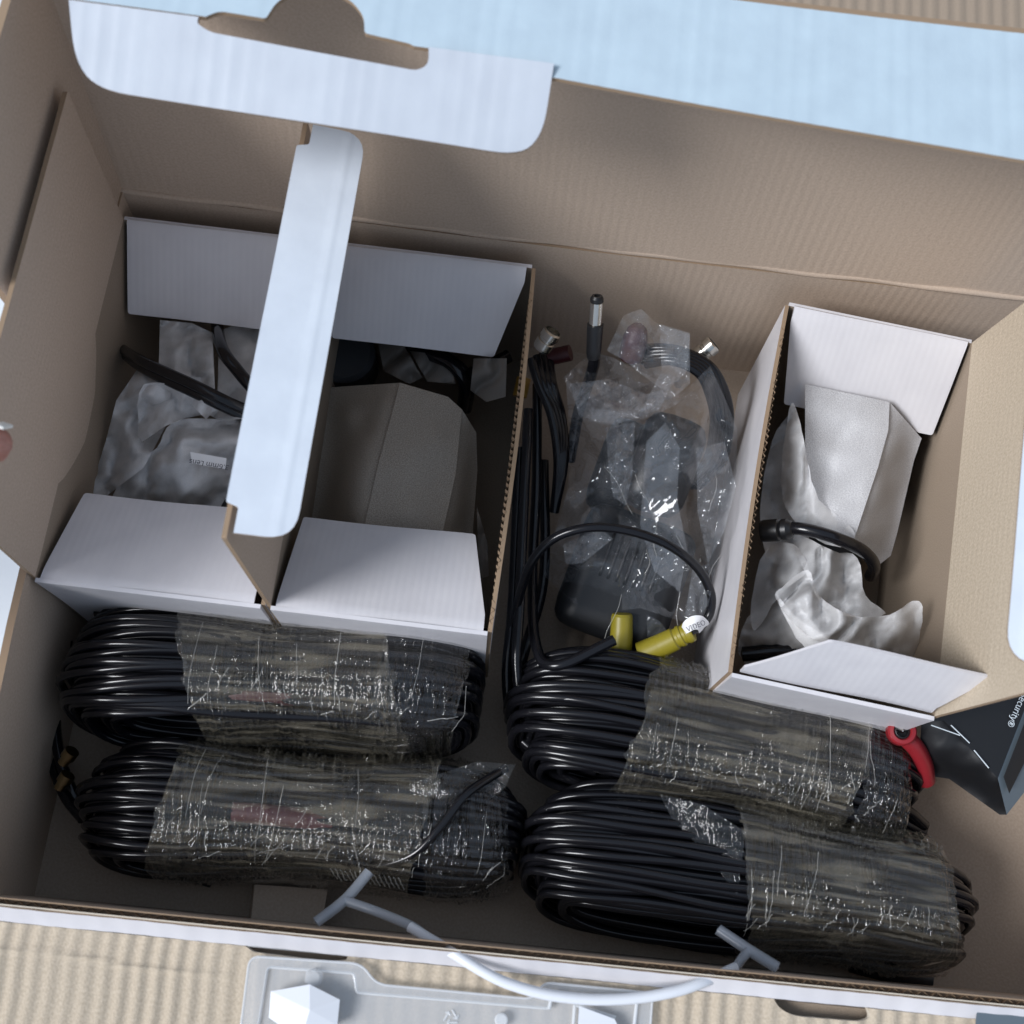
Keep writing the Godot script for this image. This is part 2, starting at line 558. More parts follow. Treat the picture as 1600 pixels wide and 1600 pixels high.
# ------------------------------------------------------------------ the carton
func make_carton() -> void:
	var t := thing("cardboard_carton", "large open cardboard carton, white outside and brown inside, holding all the boxes and cables", "carton")
	var kw := [M.kraft, M.white, M.kraft_edge]
	var x0 := -166.0
	var x1 := 246.0
	var zb := -247.0
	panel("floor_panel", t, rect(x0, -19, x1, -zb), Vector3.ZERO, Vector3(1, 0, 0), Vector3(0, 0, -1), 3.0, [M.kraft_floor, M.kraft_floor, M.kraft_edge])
	# back wall and the lid that stands up from it: the flutes run upwards and print through the liner
	var rip := func(u: float, v: float) -> float: return 0.05 * sin(u * TAU / 3.6) * (0.6 + 0.4 * sin(u * 0.07 + v * 0.05)) + 0.5 * sin(u * 0.018 + 1.0)
	panel("back_wall", t, rect(x0, 0, x1, 88), Vector3(0, 0, zb), Vector3(1, 0, 0), Vector3(0, 1, 0), 3.0, kw, Vector2(0.9, 30), rip)
	var crease := Buf.new()
	var cp := PackedVector3Array()
	for k in 60: cp.append(Vector3(lerpf(x0 + 1, x1, k / 59.0), 89.2 + 0.3 * sin(k * 1.1), zb - 1.2 + 0.3 * sin(k * 0.7)))
	tube(crease, cp, 1.5, 8)
	put("crease", [crease], [M.kraft], t)
	var tilt := deg_to_rad(7.0)
	var up := Vector3(0, cos(tilt), -sin(tilt))
	var lid := panel("back_lid", t, rect(x0 - 1.5, 0, x1, 121), Vector3(0, 90, zb - 0.5), Vector3(1, 0, 0), up, 3.0, kw, Vector2(0.9, 30), rip)
	# tuck flap at the top of the lid, folded forward; its white outer side looks up, tinted blue for the sky. u along x, v forward
	var top := Vector3(0, 90, zb - 0.5) + up * 121.0
	var vy := top.z
	var wave := func(u: float, v: float) -> float: return 0.05 * sin(u * TAU / 5.5) * (0.6 + 0.4 * sin(u * 0.21)) + 0.9 * sin(u * 0.02 + v * 0.03)
	var near := -227.5 - vy
	var tuck := rounded([Vector2(-146, 0), Vector2(244, 0), Vector2(244, -211 - vy), Vector2(132, -217.5 - vy), Vector2(-1.5, near), Vector2(-3.5, near), Vector2(-3.2, -231.5 - vy), Vector2(-142.5, -233.5 - vy)], [2, 0, 0, 0, 0, 0, 0, 0])
	var slot := rounded([Vector2(-104.5, -231.9 - vy - 0.3), Vector2(-100, -235.4 - vy), Vector2(-86.5, -234.8 - vy), Vector2(-84.5, -241 - vy), Vector2(-79, -246 - vy), Vector2(-72, -247.3 - vy), Vector2(-64, -245.2 - vy), Vector2(-59, -240 - vy), Vector2(-58, -234.2 - vy), Vector2(-44, -232.6 - vy), Vector2(-40.5, -229.6 - vy), Vector2(-42, -227.5 - vy), Vector2(-60, -228.2 - vy), Vector2(-90, -230.3 - vy)], [2, 2, 1, 3, 3, 3, 3, 3, 1, 2, 2, 2, 0, 0], 4)
	var tf := panel("tuck_flap", lid, Geometry2D.clip_polygons(tuck, slot)[0], Vector3(0, top.y, vy), Vector3(1, 0, 0), Vector3(0, 0, 1), 1.5, [M.kraft, M.white_sky_tint, M.kraft_edge], Vector2(1.75, 4), wave)
	tag(tf, "glossy white flap, sky reflection painted in pale blue, along the lid's top edge")
	# the handle tab bends down from the flap along the slot
	var d := Vector3(0, -0.38, 0.925)
	# hinge line: from (-142.5, h0) to (-3.2, h1); the tab's plane contains it
	var h0 := Vector3(-142.5, top.y + 2.4, -233.5)
	var h1 := Vector3(-3.2, top.y + 2.4, -231.5)
	var hu := (h1 - h0).normalized()
	var hv := (d - hu * d.dot(hu)).normalized()
	var L := h0.distance_to(h1)
	var tab2 := rounded([Vector2(0, 0.2), Vector2(L, 0.2), Vector2(L - 0.5, 20), Vector2(L - 6, 27), Vector2(11, 24), Vector2(3.5, 17)], [0, 0, 7, 9, 9, 9])
	var bite := rounded([Vector2(38, -3), Vector2(103, -3), Vector2(104, 5.0), Vector2(101, 7.2), Vector2(70, 5.6), Vector2(41, 4.0), Vector2(37, 2.0)], [0, 0, 2, 2, 2, 2, 1])
	var cut := Geometry2D.clip_polygons(tab2, bite)
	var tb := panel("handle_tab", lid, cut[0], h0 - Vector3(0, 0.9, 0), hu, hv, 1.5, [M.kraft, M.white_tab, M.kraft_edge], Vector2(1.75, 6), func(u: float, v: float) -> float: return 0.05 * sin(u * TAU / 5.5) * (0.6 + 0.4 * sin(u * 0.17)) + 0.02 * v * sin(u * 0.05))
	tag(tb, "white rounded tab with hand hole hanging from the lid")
	# left wall leans in a little
	var lu := Vector3(0, 0, -1)
	var lw := panel("left_wall", t, rect(-19, 0, -zb, 90), Vector3(x0, 0, 0), lu, Vector3(0.035, 1, 0), 2.6, kw, Vector2(20, 20), func(u: float, v: float) -> float: return 0.8 * sin(u * 0.05) * v / 90.0)
	panel("left_flap", t, PackedVector2Array([Vector2(165, 0), Vector2(-zb + 1.5, 0), Vector2(-zb + 15.0, 112), Vector2(165, 112)]), Vector3(x0 + 2.6, 91, 0), lu, Vector3(-0.005, 1, 0), 2.6, kw)
	panel("right_wall", t, rect(zb, 0, 19, 90), Vector3(x1, 0, 0), Vector3(0, 0, 1), Vector3(0, 1, 0), 2.6, kw)
	# front wall: two liners with the wavy core between them, open at the top edge
	var fa := Vector3(x0, 0, 11.5)
	var fb := Vector3(x1, 0, 4.2)
	var fu := (fa - fb).normalized()
	var fl := fa.distance_to(fb)
	var fn := fu.cross(Vector3.UP)
	var fw := panel("front_wall", t, rect(0, 0, fl, 89), fb, fu, Vector3.UP, 0.4, [M.kraft, M.kraft, M.kraft_edge])
	panel("outer_liner", fw, rect(0, 0, fl, 89.6), fb - fn * 1.9, fu, Vector3.UP, 0.4, [M.kraft, M.white, M.torn])
	flutes(fw, fb + Vector3(0, 88.7, 0) - fn * 1.15, fu, fn, Vector3(0, -5, 0), fl, 4.6, 0.66)
	panel("added_core_strip", fw, rect(0, 0, fl, 1.3), fb + Vector3(0, 85.8, 0) - fn * 1.8, fu, fn, 0.5, [M.kraft_grey, M.kraft_grey, M.kraft_edge])  # added floor between the liners, so the flute cells look less dark
	# white shoulder outside the front edge, then the brown flap folded outwards with its two slots
	var su := -fu
	var sv := -fn + Vector3(0, -1.15, 0)
	var so := fa - fn * 2.5 + Vector3(0, 89.2, 0)
	var sh := panel("front_shoulder", t, rect(0, 0, fl, 7.2), so, su, sv, 0.5, [M.white, M.white, M.kraft_edge], Vector2(2.2, 3), func(u: float, v: float) -> float: return 0.5 * sin(v * 0.26) + 0.06 * sin(u * 0.7) + 0.10 * sin(u * 0.13))
	if sh.mesh.get_surface_count() > 0: tag(sh, "narrow white printed band outside the front edge")
	var fo := so + sv.normalized() * 7.2
	var flat_v := (-fn + Vector3(0, -0.06, 0)).normalized()
	var flap_rip := func(u: float, v: float) -> float:
		var k := 0.42 * sin(u * TAU / 5.6 + 0.35 * sin(v * 0.2)) * (0.75 + 0.25 * sin(u * 0.11))
		var line := v - 7.2 - 0.028 * u - 0.5 * sin(u * 0.12)
		return k - 0.75 * exp(-line * line * 1.2) * clampf((98.0 - u) / 20.0, 0.0, 1.0)
	var uvof := func(px: float, py: float) -> Vector2:
		var p := at(px, py, fo.y) - fo
		return Vector2(p.dot(su), p.dot(flat_v))
	var s1a: Vector2 = uvof.call(382, 1455)
	var s1b: Vector2 = uvof.call(545, 1475)
	var s2a: Vector2 = uvof.call(1208, 1540)
	var s2b: Vector2 = uvof.call(1362, 1568)
	var hole1 := rounded([Vector2(s1a.x, -0.5), Vector2(s1b.x, -0.5), Vector2(s1b.x, 1.2), Vector2(s1b.x - 6, 2.2), Vector2(s1a.x + 4, 1.6)], [0, 0, 1, 2, 1])
	var hole2 := rounded([Vector2(s2a.x, -0.5), Vector2(s2b.x - 1.5, -0.5), Vector2(s2b.x, 3.0), Vector2(s2b.x - 4, 4.3), Vector2(s2a.x + 7, 4.6), Vector2(s2a.x + 2, 2.6)], [0, 0, 2, 3, 3, 3])
	var poly := rect(0, 0, fl, 78)
	for h in [hole1, hole2]:
		poly = Geometry2D.clip_polygons(poly, h)[0]
	panel("added_under_flap", t, rect(4, 0.5, fl - 4, 60), fo - Vector3(0, 6.5, 0), su, flat_v, 1.2, [M.kraft_grey, M.kraft_grey, M.kraft_edge])  # added board close beneath, there to make the slots look dark
	var ff := panel("front_flap", t, poly, fo - Vector3(0, 2.6, 0), su, flat_v, 2.6, [M.kraft_light, M.kraft_light, M.torn], Vector2(0.9, 1.3), flap_rip)
	tag(ff, "pale brown ribbed flap folded out in front of the carton")
	# carrying strap: through the two slits, with a T bar at each end inside
	var strap := Buf.new()
	var hp := pts([[640, 1448, 72], [668, 1465, 78], [690, 1478, 83.5], [712, 1492, 88.5], [760, 1521, 90], [800, 1539, 90], [860, 1555, 90], [930, 1562, 90], [1000, 1559, 90], [1060, 1548, 90], [1100, 1534, 88.5], [1124, 1524, 83.5], [1140, 1516, 78], [1150, 1512, 74]])
	tube(strap, curve(hp, 8), 1.75, 12, false, 0.55)
	var hd := put("carrying_strap", [strap], [M.nylon], t)
	tag(hd, "white plastic carrying strap bowed outside the front edge")
	var bars := Buf.new()
	tube(bars, curve(pts([[577, 1362, 52], [540, 1405, 56], [494, 1441, 60]]), 6), 1.9, 10, false, 0.3)
	tube(bars, curve(pts([[538, 1407, 56], [590, 1425, 60], [640, 1446, 70], [660, 1459, 74]]), 6), 1.7, 10, false, 0.3)
	put("strap_anchor", [bars], [M.milky], hd)
	var bars2 := Buf.new()
	tube(bars2, curve(pts([[1122, 1452, 52], [1165, 1481, 56], [1215, 1512, 60]]), 6), 2.0, 10, false, 0.3)
	tube(bars2, curve(pts([[1172, 1485, 56], [1160, 1497, 60], [1150, 1512, 74]]), 6), 1.7, 10, false, 0.3)
	put("strap_anchor", [bars2], [M.milky], hd)
	# loose folded piece of the bottom in front of the coils
	var fold := Buf.new()
	var q := pts([[398, 1382, 18], [512, 1390, 14], [500, 1462, 14], [390, 1462, 18]])
	fold.quad(q[0], q[1], q[2], q[3], Vector3.UP)
	var e := pts([[398, 1382, 18], [390, 1462, 18], [386, 1460, 2], [394, 1382, 2]])
	fold.quad(e[0], e[1], e[2], e[3], Vector3(-1, 0.4, 0).normalized())
	put("bottom_flap", [fold], [M.kraft_floor], t)
	for a in [[[1208, 1542, fo.y + 1], [1226, 1552, fo.y + 1.2]], [[380, 1456, fo.y + 1], [400, 1462, fo.y + 1.2]]]:
		var tb2 := Buf.new()
		tube(tb2, curve(pts(a), 4), 0.7, 6)
		put("torn_paper", [tb2], [M.torn], t)


# ------------------------------------------------------------------ small white boxes
# Local axes: x right, z forward, base at the left back corner. lid_side -1: the lid stands up from the left wall, 1: from the right wall.
func small_box(label: String, where: Vector3, turn: float, w: float, dlen: float, h: float, lid_side: int, lean: float, flap_f: Array, flap_b: Array, lid_h: float, tuck_in: float) -> Node3D:
	var t := thing("small_white_box", label, "box", where, turn, "small white camera boxes in the carton")
	var th := 1.5
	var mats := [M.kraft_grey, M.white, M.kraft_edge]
	panel("bottom", t, rect(0, -dlen, w, 0), Vector3(0, 1.2, 0), Vector3(1, 0, 0), Vector3(0, 0, -1), 1.1, mats, Vector2(20, 20), flat, [], false)
	var bulge := func(u: float, v: float) -> float: return -1.4 * sin(clampf(absf(u) / dlen, 0, 1) * PI) * clampf(v / h, 0, 1)
	for sd in [-1, 1]:
		# inside looks towards the middle
		var o := Vector3(0 if sd < 0 else w, 0, 0)
		var u := Vector3(0, 0, -1) if sd < 0 else Vector3(0, 0, 1)
		var r := rect(-dlen, 0, 0, h) if sd < 0 else rect(0, 0, dlen, h)
		var wl := panel("side_wall", t, r, o, u, Vector3.UP, th, mats, Vector2(6, 12), bulge, [], false)
		if sd != lid_side:
			# the cut rim shows its fine flutes
			flutes(wl, Vector3(o.x + sd * th * 0.5, h + 0.05, 0.5), Vector3(0, 0, 1), Vector3(1, 0, 0), Vector3(0, -4, 0), dlen - 1, 2.6, 0.62, false)
	panel("front_wall", t, rect(-w, 0, 0, h), Vector3(0, 0, dlen), Vector3(-1, 0, 0), Vector3.UP, th, [M.kraft_grey, M.white, M.white], Vector2(6, 6), func(_u: float, v: float) -> float: return 0.9 * sin(clampf(v / h, 0, 1) * PI), [], false)
	panel("back_wall", t, rect(0, 0, w, h), Vector3.ZERO, Vector3(1, 0, 0), Vector3.UP, th, [M.kraft_grey, M.white, M.white], Vector2(20, 20), flat, [], false)
	# dust flaps: [inset left at hinge, inset right at hinge, inset left at end, inset right at end, length, angle below level]
	for k in 2:
		var f: Array = flap_f if k == 0 else flap_b
		if f.is_empty(): continue
		var sgn := -1.0 if k == 0 else 1.0
		var ang := deg_to_rad(f[5])
		var v := Vector3(0, -sin(ang), sgn * cos(ang))
		var len: float = f[4]
		var p := rounded([Vector2(f[0], 0), Vector2(w - f[1], 0), Vector2(w - f[1] - 0.2, len * 0.16), Vector2(w - f[3], len), Vector2(f[2], len), Vector2(f[0] + 0.2, len * 0.16)], [0, 0, 0.5, 1.2, 1.2, 0.5])
		var z := dlen if k == 0 else 0.0
		var o := Vector3(0, h + 0.6, z)
		var up := Vector3(1, 0, 0).cross(v)
		var curl: float = f[6] if f.size() > 6 else 0.0
		var bend := func(u: float, vv: float) -> float: return (-1.0 if up.y < 0 else 1.0) * (-0.9 * exp(-vv * 0.5) + curl * pow(clampf(vv / len, 0, 1), 2.0) * (u / w) + 0.35 * sin(u * 0.09 + vv * 0.05) + 0.016 * sin(u * TAU / 2.7))
		if up.y > 0:
			panel("dust_flap", t, p, o, Vector3(1, 0, 0), v, 1.0, [M.white, M.kraft_grey, M.white], Vector2(0.68, 5), bend, [], false)
		else:
			panel("dust_flap", t, p, o, Vector3(1, 0, 0), v, 1.0, [M.kraft_grey, M.white, M.white], Vector2(0.68, 5), bend, [], false)
	# lid: hinged on a side wall, standing up; inside is brown
	var ox := 0.0 if lid_side < 0 else w
	var a := deg_to_rad(lean)
	var lv := Vector3(lid_side * sin(a), cos(a), 0)
	var lu := Vector3(0, 0, -1) if lid_side < 0 else Vector3(0, 0, 1)
	var off := -dlen if lid_side < 0 else 0.0
	var lp := rounded([Vector2(off, 0), Vector2(off + dlen, 0), Vector2(off + dlen - 0.6, lid_h), Vector2(off + 0.6, lid_h)], [0, 0, 1, 1])
	var grainy := func(u: float, v: float) -> float: return 0.05 * sin(v * TAU / 3.2) * (0.5 + 0.5 * sin(u * 0.3)) + 0.7 * sin((u - off) / dlen * PI) * sin(v / lid_h * PI)
	var lid := panel("lid", t, lp, Vector3(ox, h + 0.4, 0), lu, lv, th, [M.kraft if lid_side < 0 else M.kraft_light, M.white, M.kraft_edge], Vector2(8, 0.8), grainy, [], false)  # right-hand lid is paler: the light falling on it is put into the colour
	# tuck flap: rounded far corners, notched where it meets the lid; tuck_in > 0 points over the box
	if tuck_in != 0.0:
		var dirx := -lid_side * signf(tuck_in)
		var wd := absf(tuck_in)
		var tv := Vector3(dirx, -0.10, 0).normalized()
		var tu := Vector3(0, 0, 1)
		var topp := Vector3(ox, h + 1.6, 0) + lv * lid_h
		var tp := rounded([Vector2(2.5, 0.8), Vector2(2.5, 2.0), Vector2(10, 2.0), Vector2(11, -1.8), Vector2(dlen - 11, -1.8), Vector2(dlen - 10, 2.0), Vector2(dlen - 2.5, 2.0), Vector2(dlen - 2.0, wd), Vector2(2.0, wd)], [0, 0, 0.6, 0.6, 0.6, 0.6, 0, 9, 9])
		if tuck_in > 0:
			tp = rounded([Vector2(2.2, 2.0), Vector2(10, 2.0), Vector2(11, -1.8), Vector2(dlen - 11, -1.8), Vector2(dlen - 10, 2.0), Vector2(dlen - 2.2, 2.0), Vector2(dlen - 2.6, wd), Vector2(2.6, wd)], [0, 0.8, 0.8, 0.8, 0.8, 0, 9, 9])
		var upn := tu.cross(tv)
		var crimp := func(u: float, v: float) -> float: return 0.2 * exp(-pow((v - wd * 0.72) * 0.9, 2)) + 0.5 * exp(-pow((u - dlen * 0.5 + v * 0.6 - 6) * 0.06, 2)) + 0.35 * sin(u * 0.07)
		if upn.y > 0:
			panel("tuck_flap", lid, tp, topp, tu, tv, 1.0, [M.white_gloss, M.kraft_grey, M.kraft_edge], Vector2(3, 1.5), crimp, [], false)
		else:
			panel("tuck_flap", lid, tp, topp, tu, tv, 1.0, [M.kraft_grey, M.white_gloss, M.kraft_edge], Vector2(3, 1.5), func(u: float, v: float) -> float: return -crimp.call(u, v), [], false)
	return t


# ------------------------------------------------------------------ wrapped cameras inside the boxes
func bullet_camera(t: Node3D, a: Vector3, axis: Vector3, r: float, length: float) -> void:
	var b := Buf.new()
	lathe(b, a, axis, [[0, 0], [r * 0.6, 0], [r * 0.66, 2], [r * 0.7, 3], [r * 0.95, 3], [r, 6], [r, length - 8], [r * 0.92, length - 3], [r * 0.7, length], [0, length]], 28)
	put("camera_body", [b], [M.black_body], t)


func make_cameras() -> void:
	lift = 11.0
	# left box: dark camera with three crumpled layers of tissue and a sticker showing through
	var t := thing("wrapped_camera", "dark camera in crumpled white tissue with small sticker, in the leftmost box", "camera", Vector3(-118, 1.5, -165), 0, "tissue wrapped cameras")
	bullet_camera(t, Vector3(-112, 20, -122), Vector3(0.08, 0.1, -1), 18, 78)
	var b := Buf.new()
	var cr := pleats(-0.25, 46.0, 7.0, 11)
	sheet(b, [[222, 566, 50], [262, 585, 54], [320, 590, 55], [300, 640, 46], [262, 660, 44], [225, 730, 44], [165, 776, 30], [140, 770, 26], [165, 690, 34], [182, 625, 40]], [[235, 610, 56], [222, 660, 42], [205, 690, 44], [250, 620, 50]], 6.0, cr, false)
	b.smooth()
	put("tissue", [b], [M.tissue], t)
	b = Buf.new()
	sheet(b, [[250, 500, 44], [300, 505, 50], [332, 520, 48], [337, 640, 56], [322, 655, 50], [290, 625, 58], [248, 580, 50]], [[290, 545, 62], [312, 560, 54], [275, 540, 52], [300, 600, 66]], 6.0, pleats(0.5, 34.0, 7.0, 12), false)
	b.smooth()
	put("tissue", [b], [M.tissue], t)
	lay(t, "tissue", M.tissue, [[268, 660, 58], [330, 655, 56], [400, 662, 54], [420, 690, 50], [350, 780, 40], [330, 810, 34], [180, 800, 34], [195, 740, 42], [218, 716, 50], [245, 700, 56]], [[285, 720, 56], [275, 690, 60], [300, 760, 48], [340, 700, 55], [230, 760, 44]], 6.0, pleats(0.9, 60.0, 6.0, 13))
	lay(t, "tissue", M.tissue, [[350, 515, 40], [440, 520, 42], [430, 640, 50], [380, 655, 56], [330, 650, 55], [340, 610, 55]], [[370, 600, 54], [385, 545, 50]], 7.0, pleats(0.2, 40.0, 5.0, 14))
	lay(t, "tissue", M.tissue, [[225, 600, 58], [305, 612, 60], [340, 640, 58], [270, 660, 60], [222, 690, 55], [216, 672, 50]], [[250, 660, 66], [300, 640, 52]], 6.0, pleats(1.2, 36.0, 6.0, 15))
	b = Buf.new()
	var sp := pts([[297, 706, 78], [354, 716, 77], [352, 733, 76], [300, 724, 77]])
	b.quad(sp[0], sp[1], sp[2], sp[3], Vector3(0, 1, 0.1).normalized())
	var st := put("sticker", [b], [M.sticker], t)
	text_on(st, "3.6mm Lens", at(350, 730, 77.6), at(303, 722, 78.4), 2.0, M.ink)
	cord(t, "cable", M.cable, [[190, 545, 50], [225, 566, 74], [300, 600, 80], [370, 634, 78], [430, 655, 68], [470, 640, 40]], 2.1, 8, 10)
	cord(t, "cable", M.cable, [[194, 553, 48], [228, 578, 72], [300, 612, 77], [370, 645, 75], [425, 668, 66], [460, 660, 40]], 2.1, 8, 10)
	b = Buf.new()
	tube(b, curve(pts([[336, 480, 34], [345, 540, 72], [372, 580, 76], [400, 612, 76], [440, 650, 66]]), 8), 2.5, 10)
	put("cable", [b], [M.cable], t)

	lift = 5.0
	# middle box: blocky camera under stiff foam sheet
	t = thing("wrapped_camera", "blocky camera under stiff grey foam sheet, in the middle box", "camera", Vector3(-40, 1.5, -150), 0, "tissue wrapped cameras")
	bullet_camera(t, Vector3(-42, 18, -112), Vector3(0.05, 0.02, -1), 16, 66)
	b = Buf.new()
	lay(t, "foam_sheet", M.foam, [[625, 598, 54], [700, 620, 52], [722, 640, 51], [712, 740, 51], [690, 840, 50], [565, 840, 54], [590, 730, 55]], [[640, 700, 56], [630, 800, 55], [680, 690, 54]], 6.0, folds(0.8, 70.0, 21))
	lay(t, "foam_sheet", M.foam, [[505, 606, 30], [625, 598, 54], [590, 730, 55], [565, 840, 54], [478, 840, 22], [490, 720, 28]], [[560, 650, 43]], 6.0, folds(0.8, 70.0, 26))
	lay(t, "foam_sheet", M.foam, [[722, 640, 51], [744, 676, 38], [746, 735, 30], [738, 840, 24], [690, 840, 50], [712, 740, 51]], [], 6.0, folds(0.8, 60.0, 27))
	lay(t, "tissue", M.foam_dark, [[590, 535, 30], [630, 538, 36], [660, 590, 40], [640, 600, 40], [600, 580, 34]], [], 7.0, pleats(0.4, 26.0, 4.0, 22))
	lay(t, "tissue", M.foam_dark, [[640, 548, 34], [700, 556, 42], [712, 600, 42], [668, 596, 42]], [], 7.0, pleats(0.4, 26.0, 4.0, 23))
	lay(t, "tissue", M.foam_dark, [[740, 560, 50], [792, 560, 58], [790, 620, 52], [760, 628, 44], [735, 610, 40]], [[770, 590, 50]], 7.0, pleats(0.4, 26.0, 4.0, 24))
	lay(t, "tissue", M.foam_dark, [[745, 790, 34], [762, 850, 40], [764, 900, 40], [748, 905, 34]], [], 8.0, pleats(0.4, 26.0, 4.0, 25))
	cord(t, "cable", M.cable, [[610, 530, 36], [660, 550, 46], [700, 566, 50], [722, 590, 48], [726, 612, 40], [722, 640, 24]], 2.6, 8, 10)
	cord(t, "cable", M.cable, [[640, 536, 38], [690, 552, 46], [726, 580, 46], [734, 610, 36], [730, 640, 20]], 2.0, 8, 10)
	cord(t, "cable", M.cable, [[735, 585, 46], [760, 575, 54], [795, 556, 54]], 2.8, 8, 10)
	b = Buf.new()
	lathe(b, at(545, 575, 20), Vector3(0, 1, 0.1), [[0, 0], [13, 0], [13, 18], [11, 20], [0, 20]], 24)
	put("lens_hood", [b], [M.black_body], t)

	lift = 8.0
	# right box: camera with the tissue pulled into long folds, cable with a round connector
	t = thing("wrapped_camera", "camera in white tissue drawn into long folds, in the right box with open brown lid", "camera", Vector3(125, 1.5, -160), 0, "tissue wrapped cameras")
	bullet_camera(t, Vector3(128, 19, -124), Vector3(0.06, 0.03, -1), 16, 82)
	b = Buf.new()
	lay(t, "foam_sheet", M.foam_white, [[1258, 600, 58], [1390, 628, 60], [1388, 672, 62], [1372, 730, 63], [1334, 844, 61], [1300, 836, 54], [1258, 790, 48], [1258, 700, 54]], [[1310, 690, 54], [1318, 780, 56], [1290, 740, 51], [1345, 700, 60]], 6.0, folds(1.2, 60.0, 31))
	lay(t, "foam_sheet", M.foam_white, [[1390, 628, 60], [1440, 685, 46], [1428, 720, 42], [1402, 832, 36], [1392, 868, 32], [1372, 884, 32], [1334, 844, 61], [1372, 730, 63], [1388, 672, 62]], [[1400, 740, 50], [1375, 810, 48]], 6.0, folds(0.8, 60.0, 37))
	lay(t, "tissue", M.tissue, [[1236, 630, 60], [1250, 660, 62], [1262, 720, 60], [1280, 780, 56], [1332, 826, 58], [1330, 852, 56], [1290, 850, 50], [1240, 812, 44], [1222, 770, 40], [1224, 700, 46]], [[1252, 760, 62], [1270, 815, 56], [1240, 700, 54], [1244, 790, 50]], 6.0, pleats(0.15, 34.0, 3.5, 32))
	lay(t, "tissue", M.tissue, [[1240, 836, 46], [1300, 860, 54], [1340, 872, 52], [1352, 930, 46], [1385, 958, 44], [1340, 965, 50], [1290, 950, 54], [1260, 900, 50]], [[1280, 900, 56], [1330, 935, 56], [1310, 905, 48]], 6.0, pleats(0.6, 32.0, 6.0, 33))
	lay(t, "tissue", M.tissue, [[1222, 918, 64], [1262, 890, 60], [1280, 930, 66], [1330, 962, 66], [1390, 960, 66], [1425, 940, 62], [1442, 948, 60], [1436, 1000, 52], [1424, 1060, 36], [1370, 1060, 36], [1300, 1012, 58], [1250, 985, 56], [1212, 935, 62]], [[1400, 985, 66], [1375, 1000, 64], [1300, 975, 60], [1340, 990, 70], [1260, 940, 58], [1410, 955, 58], [1380, 972, 56], [1290, 990, 66]], 6.0, pleats(1.15, 36.0, 8.0, 34))
	lay(t, "tissue", M.tissue, [[1212, 928, 66], [1240, 960, 68], [1306, 1010, 66], [1270, 1022, 60], [1238, 985, 60]], [], 6.0, folds(1.5, 40.0, 35))
	lay(t, "tissue", M.tissue, [[1206, 690, 34], [1240, 650, 40], [1264, 740, 42], [1262, 850, 40], [1206, 880, 34], [1188, 800, 28]], [], 6.0, pleats(0.1, 40.0, 4.0, 38))
	lay(t, "tissue", M.tissue, [[1168, 965, 34], [1230, 935, 42], [1300, 1000, 46], [1390, 1020, 42], [1430, 1050, 34], [1300, 1060, 34], [1164, 1036, 30]], [], 6.0, pleats(1.3, 36.0, 5.0, 39))
	lay(t, "tissue", M.tissue, [[1196, 860, 40], [1240, 850, 46], [1262, 890, 52], [1218, 930, 52], [1180, 985, 44], [1174, 940, 36]], [], 7.0, pleats(0.2, 40.0, 5.0, 36))
	var cb := cord(t, "cable", M.cable, [[1226, 824, 71], [1262, 828, 76], [1310, 842, 77], [1350, 862, 70], [1366, 884, 58], [1360, 900, 36]], 2.4, 8, 12)
	cord(t, "cable", M.cable, [[1160, 1022, 44], [1240, 1018, 48], [1320, 1030, 44], [1380, 1050, 36]], 3.0, 8, 10)
	lift = 0.0
	b = Buf.new()
	var c0 := at(1190, 830, 67)
	lathe(b, c0, at(1240, 826, 73) - c0, [[0, 0], [3.9, 0], [4.2, 1], [4.2, 6.5], [3.4, 7.2], [4.0, 8], [4.0, 9.8], [3.0, 11.5], [2.4, 12]], 20)
	put("connector", [b], [M.black_plastic], cb)


func text_on(parent: Node, words: String, left: Vector3, right: Vector3, size: float, m: Material, up := Vector3.ZERO, raise := 0.12) -> MeshInstance3D:
	var tm := TextMesh.new()
	var f := SystemFont.new()
	f.font_names = PackedStringArray(["Droid Sans"])
	tm.font = f
	tm.text = words
	tm.font_size = 48
	tm.pixel_size = 0.01
	tm.depth = 0.02
	tm.horizontal_alignment = HORIZONTAL_ALIGNMENT_CENTER
	tm.material = m
	var o := MeshInstance3D.new()
	o.name = numbered("lettering", parent)
	o.mesh = tm
	parent.add_child(o, true)
	var x := (right - left).normalized()
	var nrm := Vector3.UP if up == Vector3.ZERO else up
	var y := nrm.cross(x).normalized()
	var z := x.cross(y).normalized()
	var k := size * S / 0.36
	var inv := root_of(parent).transform.affine_inverse()
	o.transform = inv * Transform3D(Basis(x, y, z) * k, ((left + right) * 0.5 + z * raise) * S)
	return o


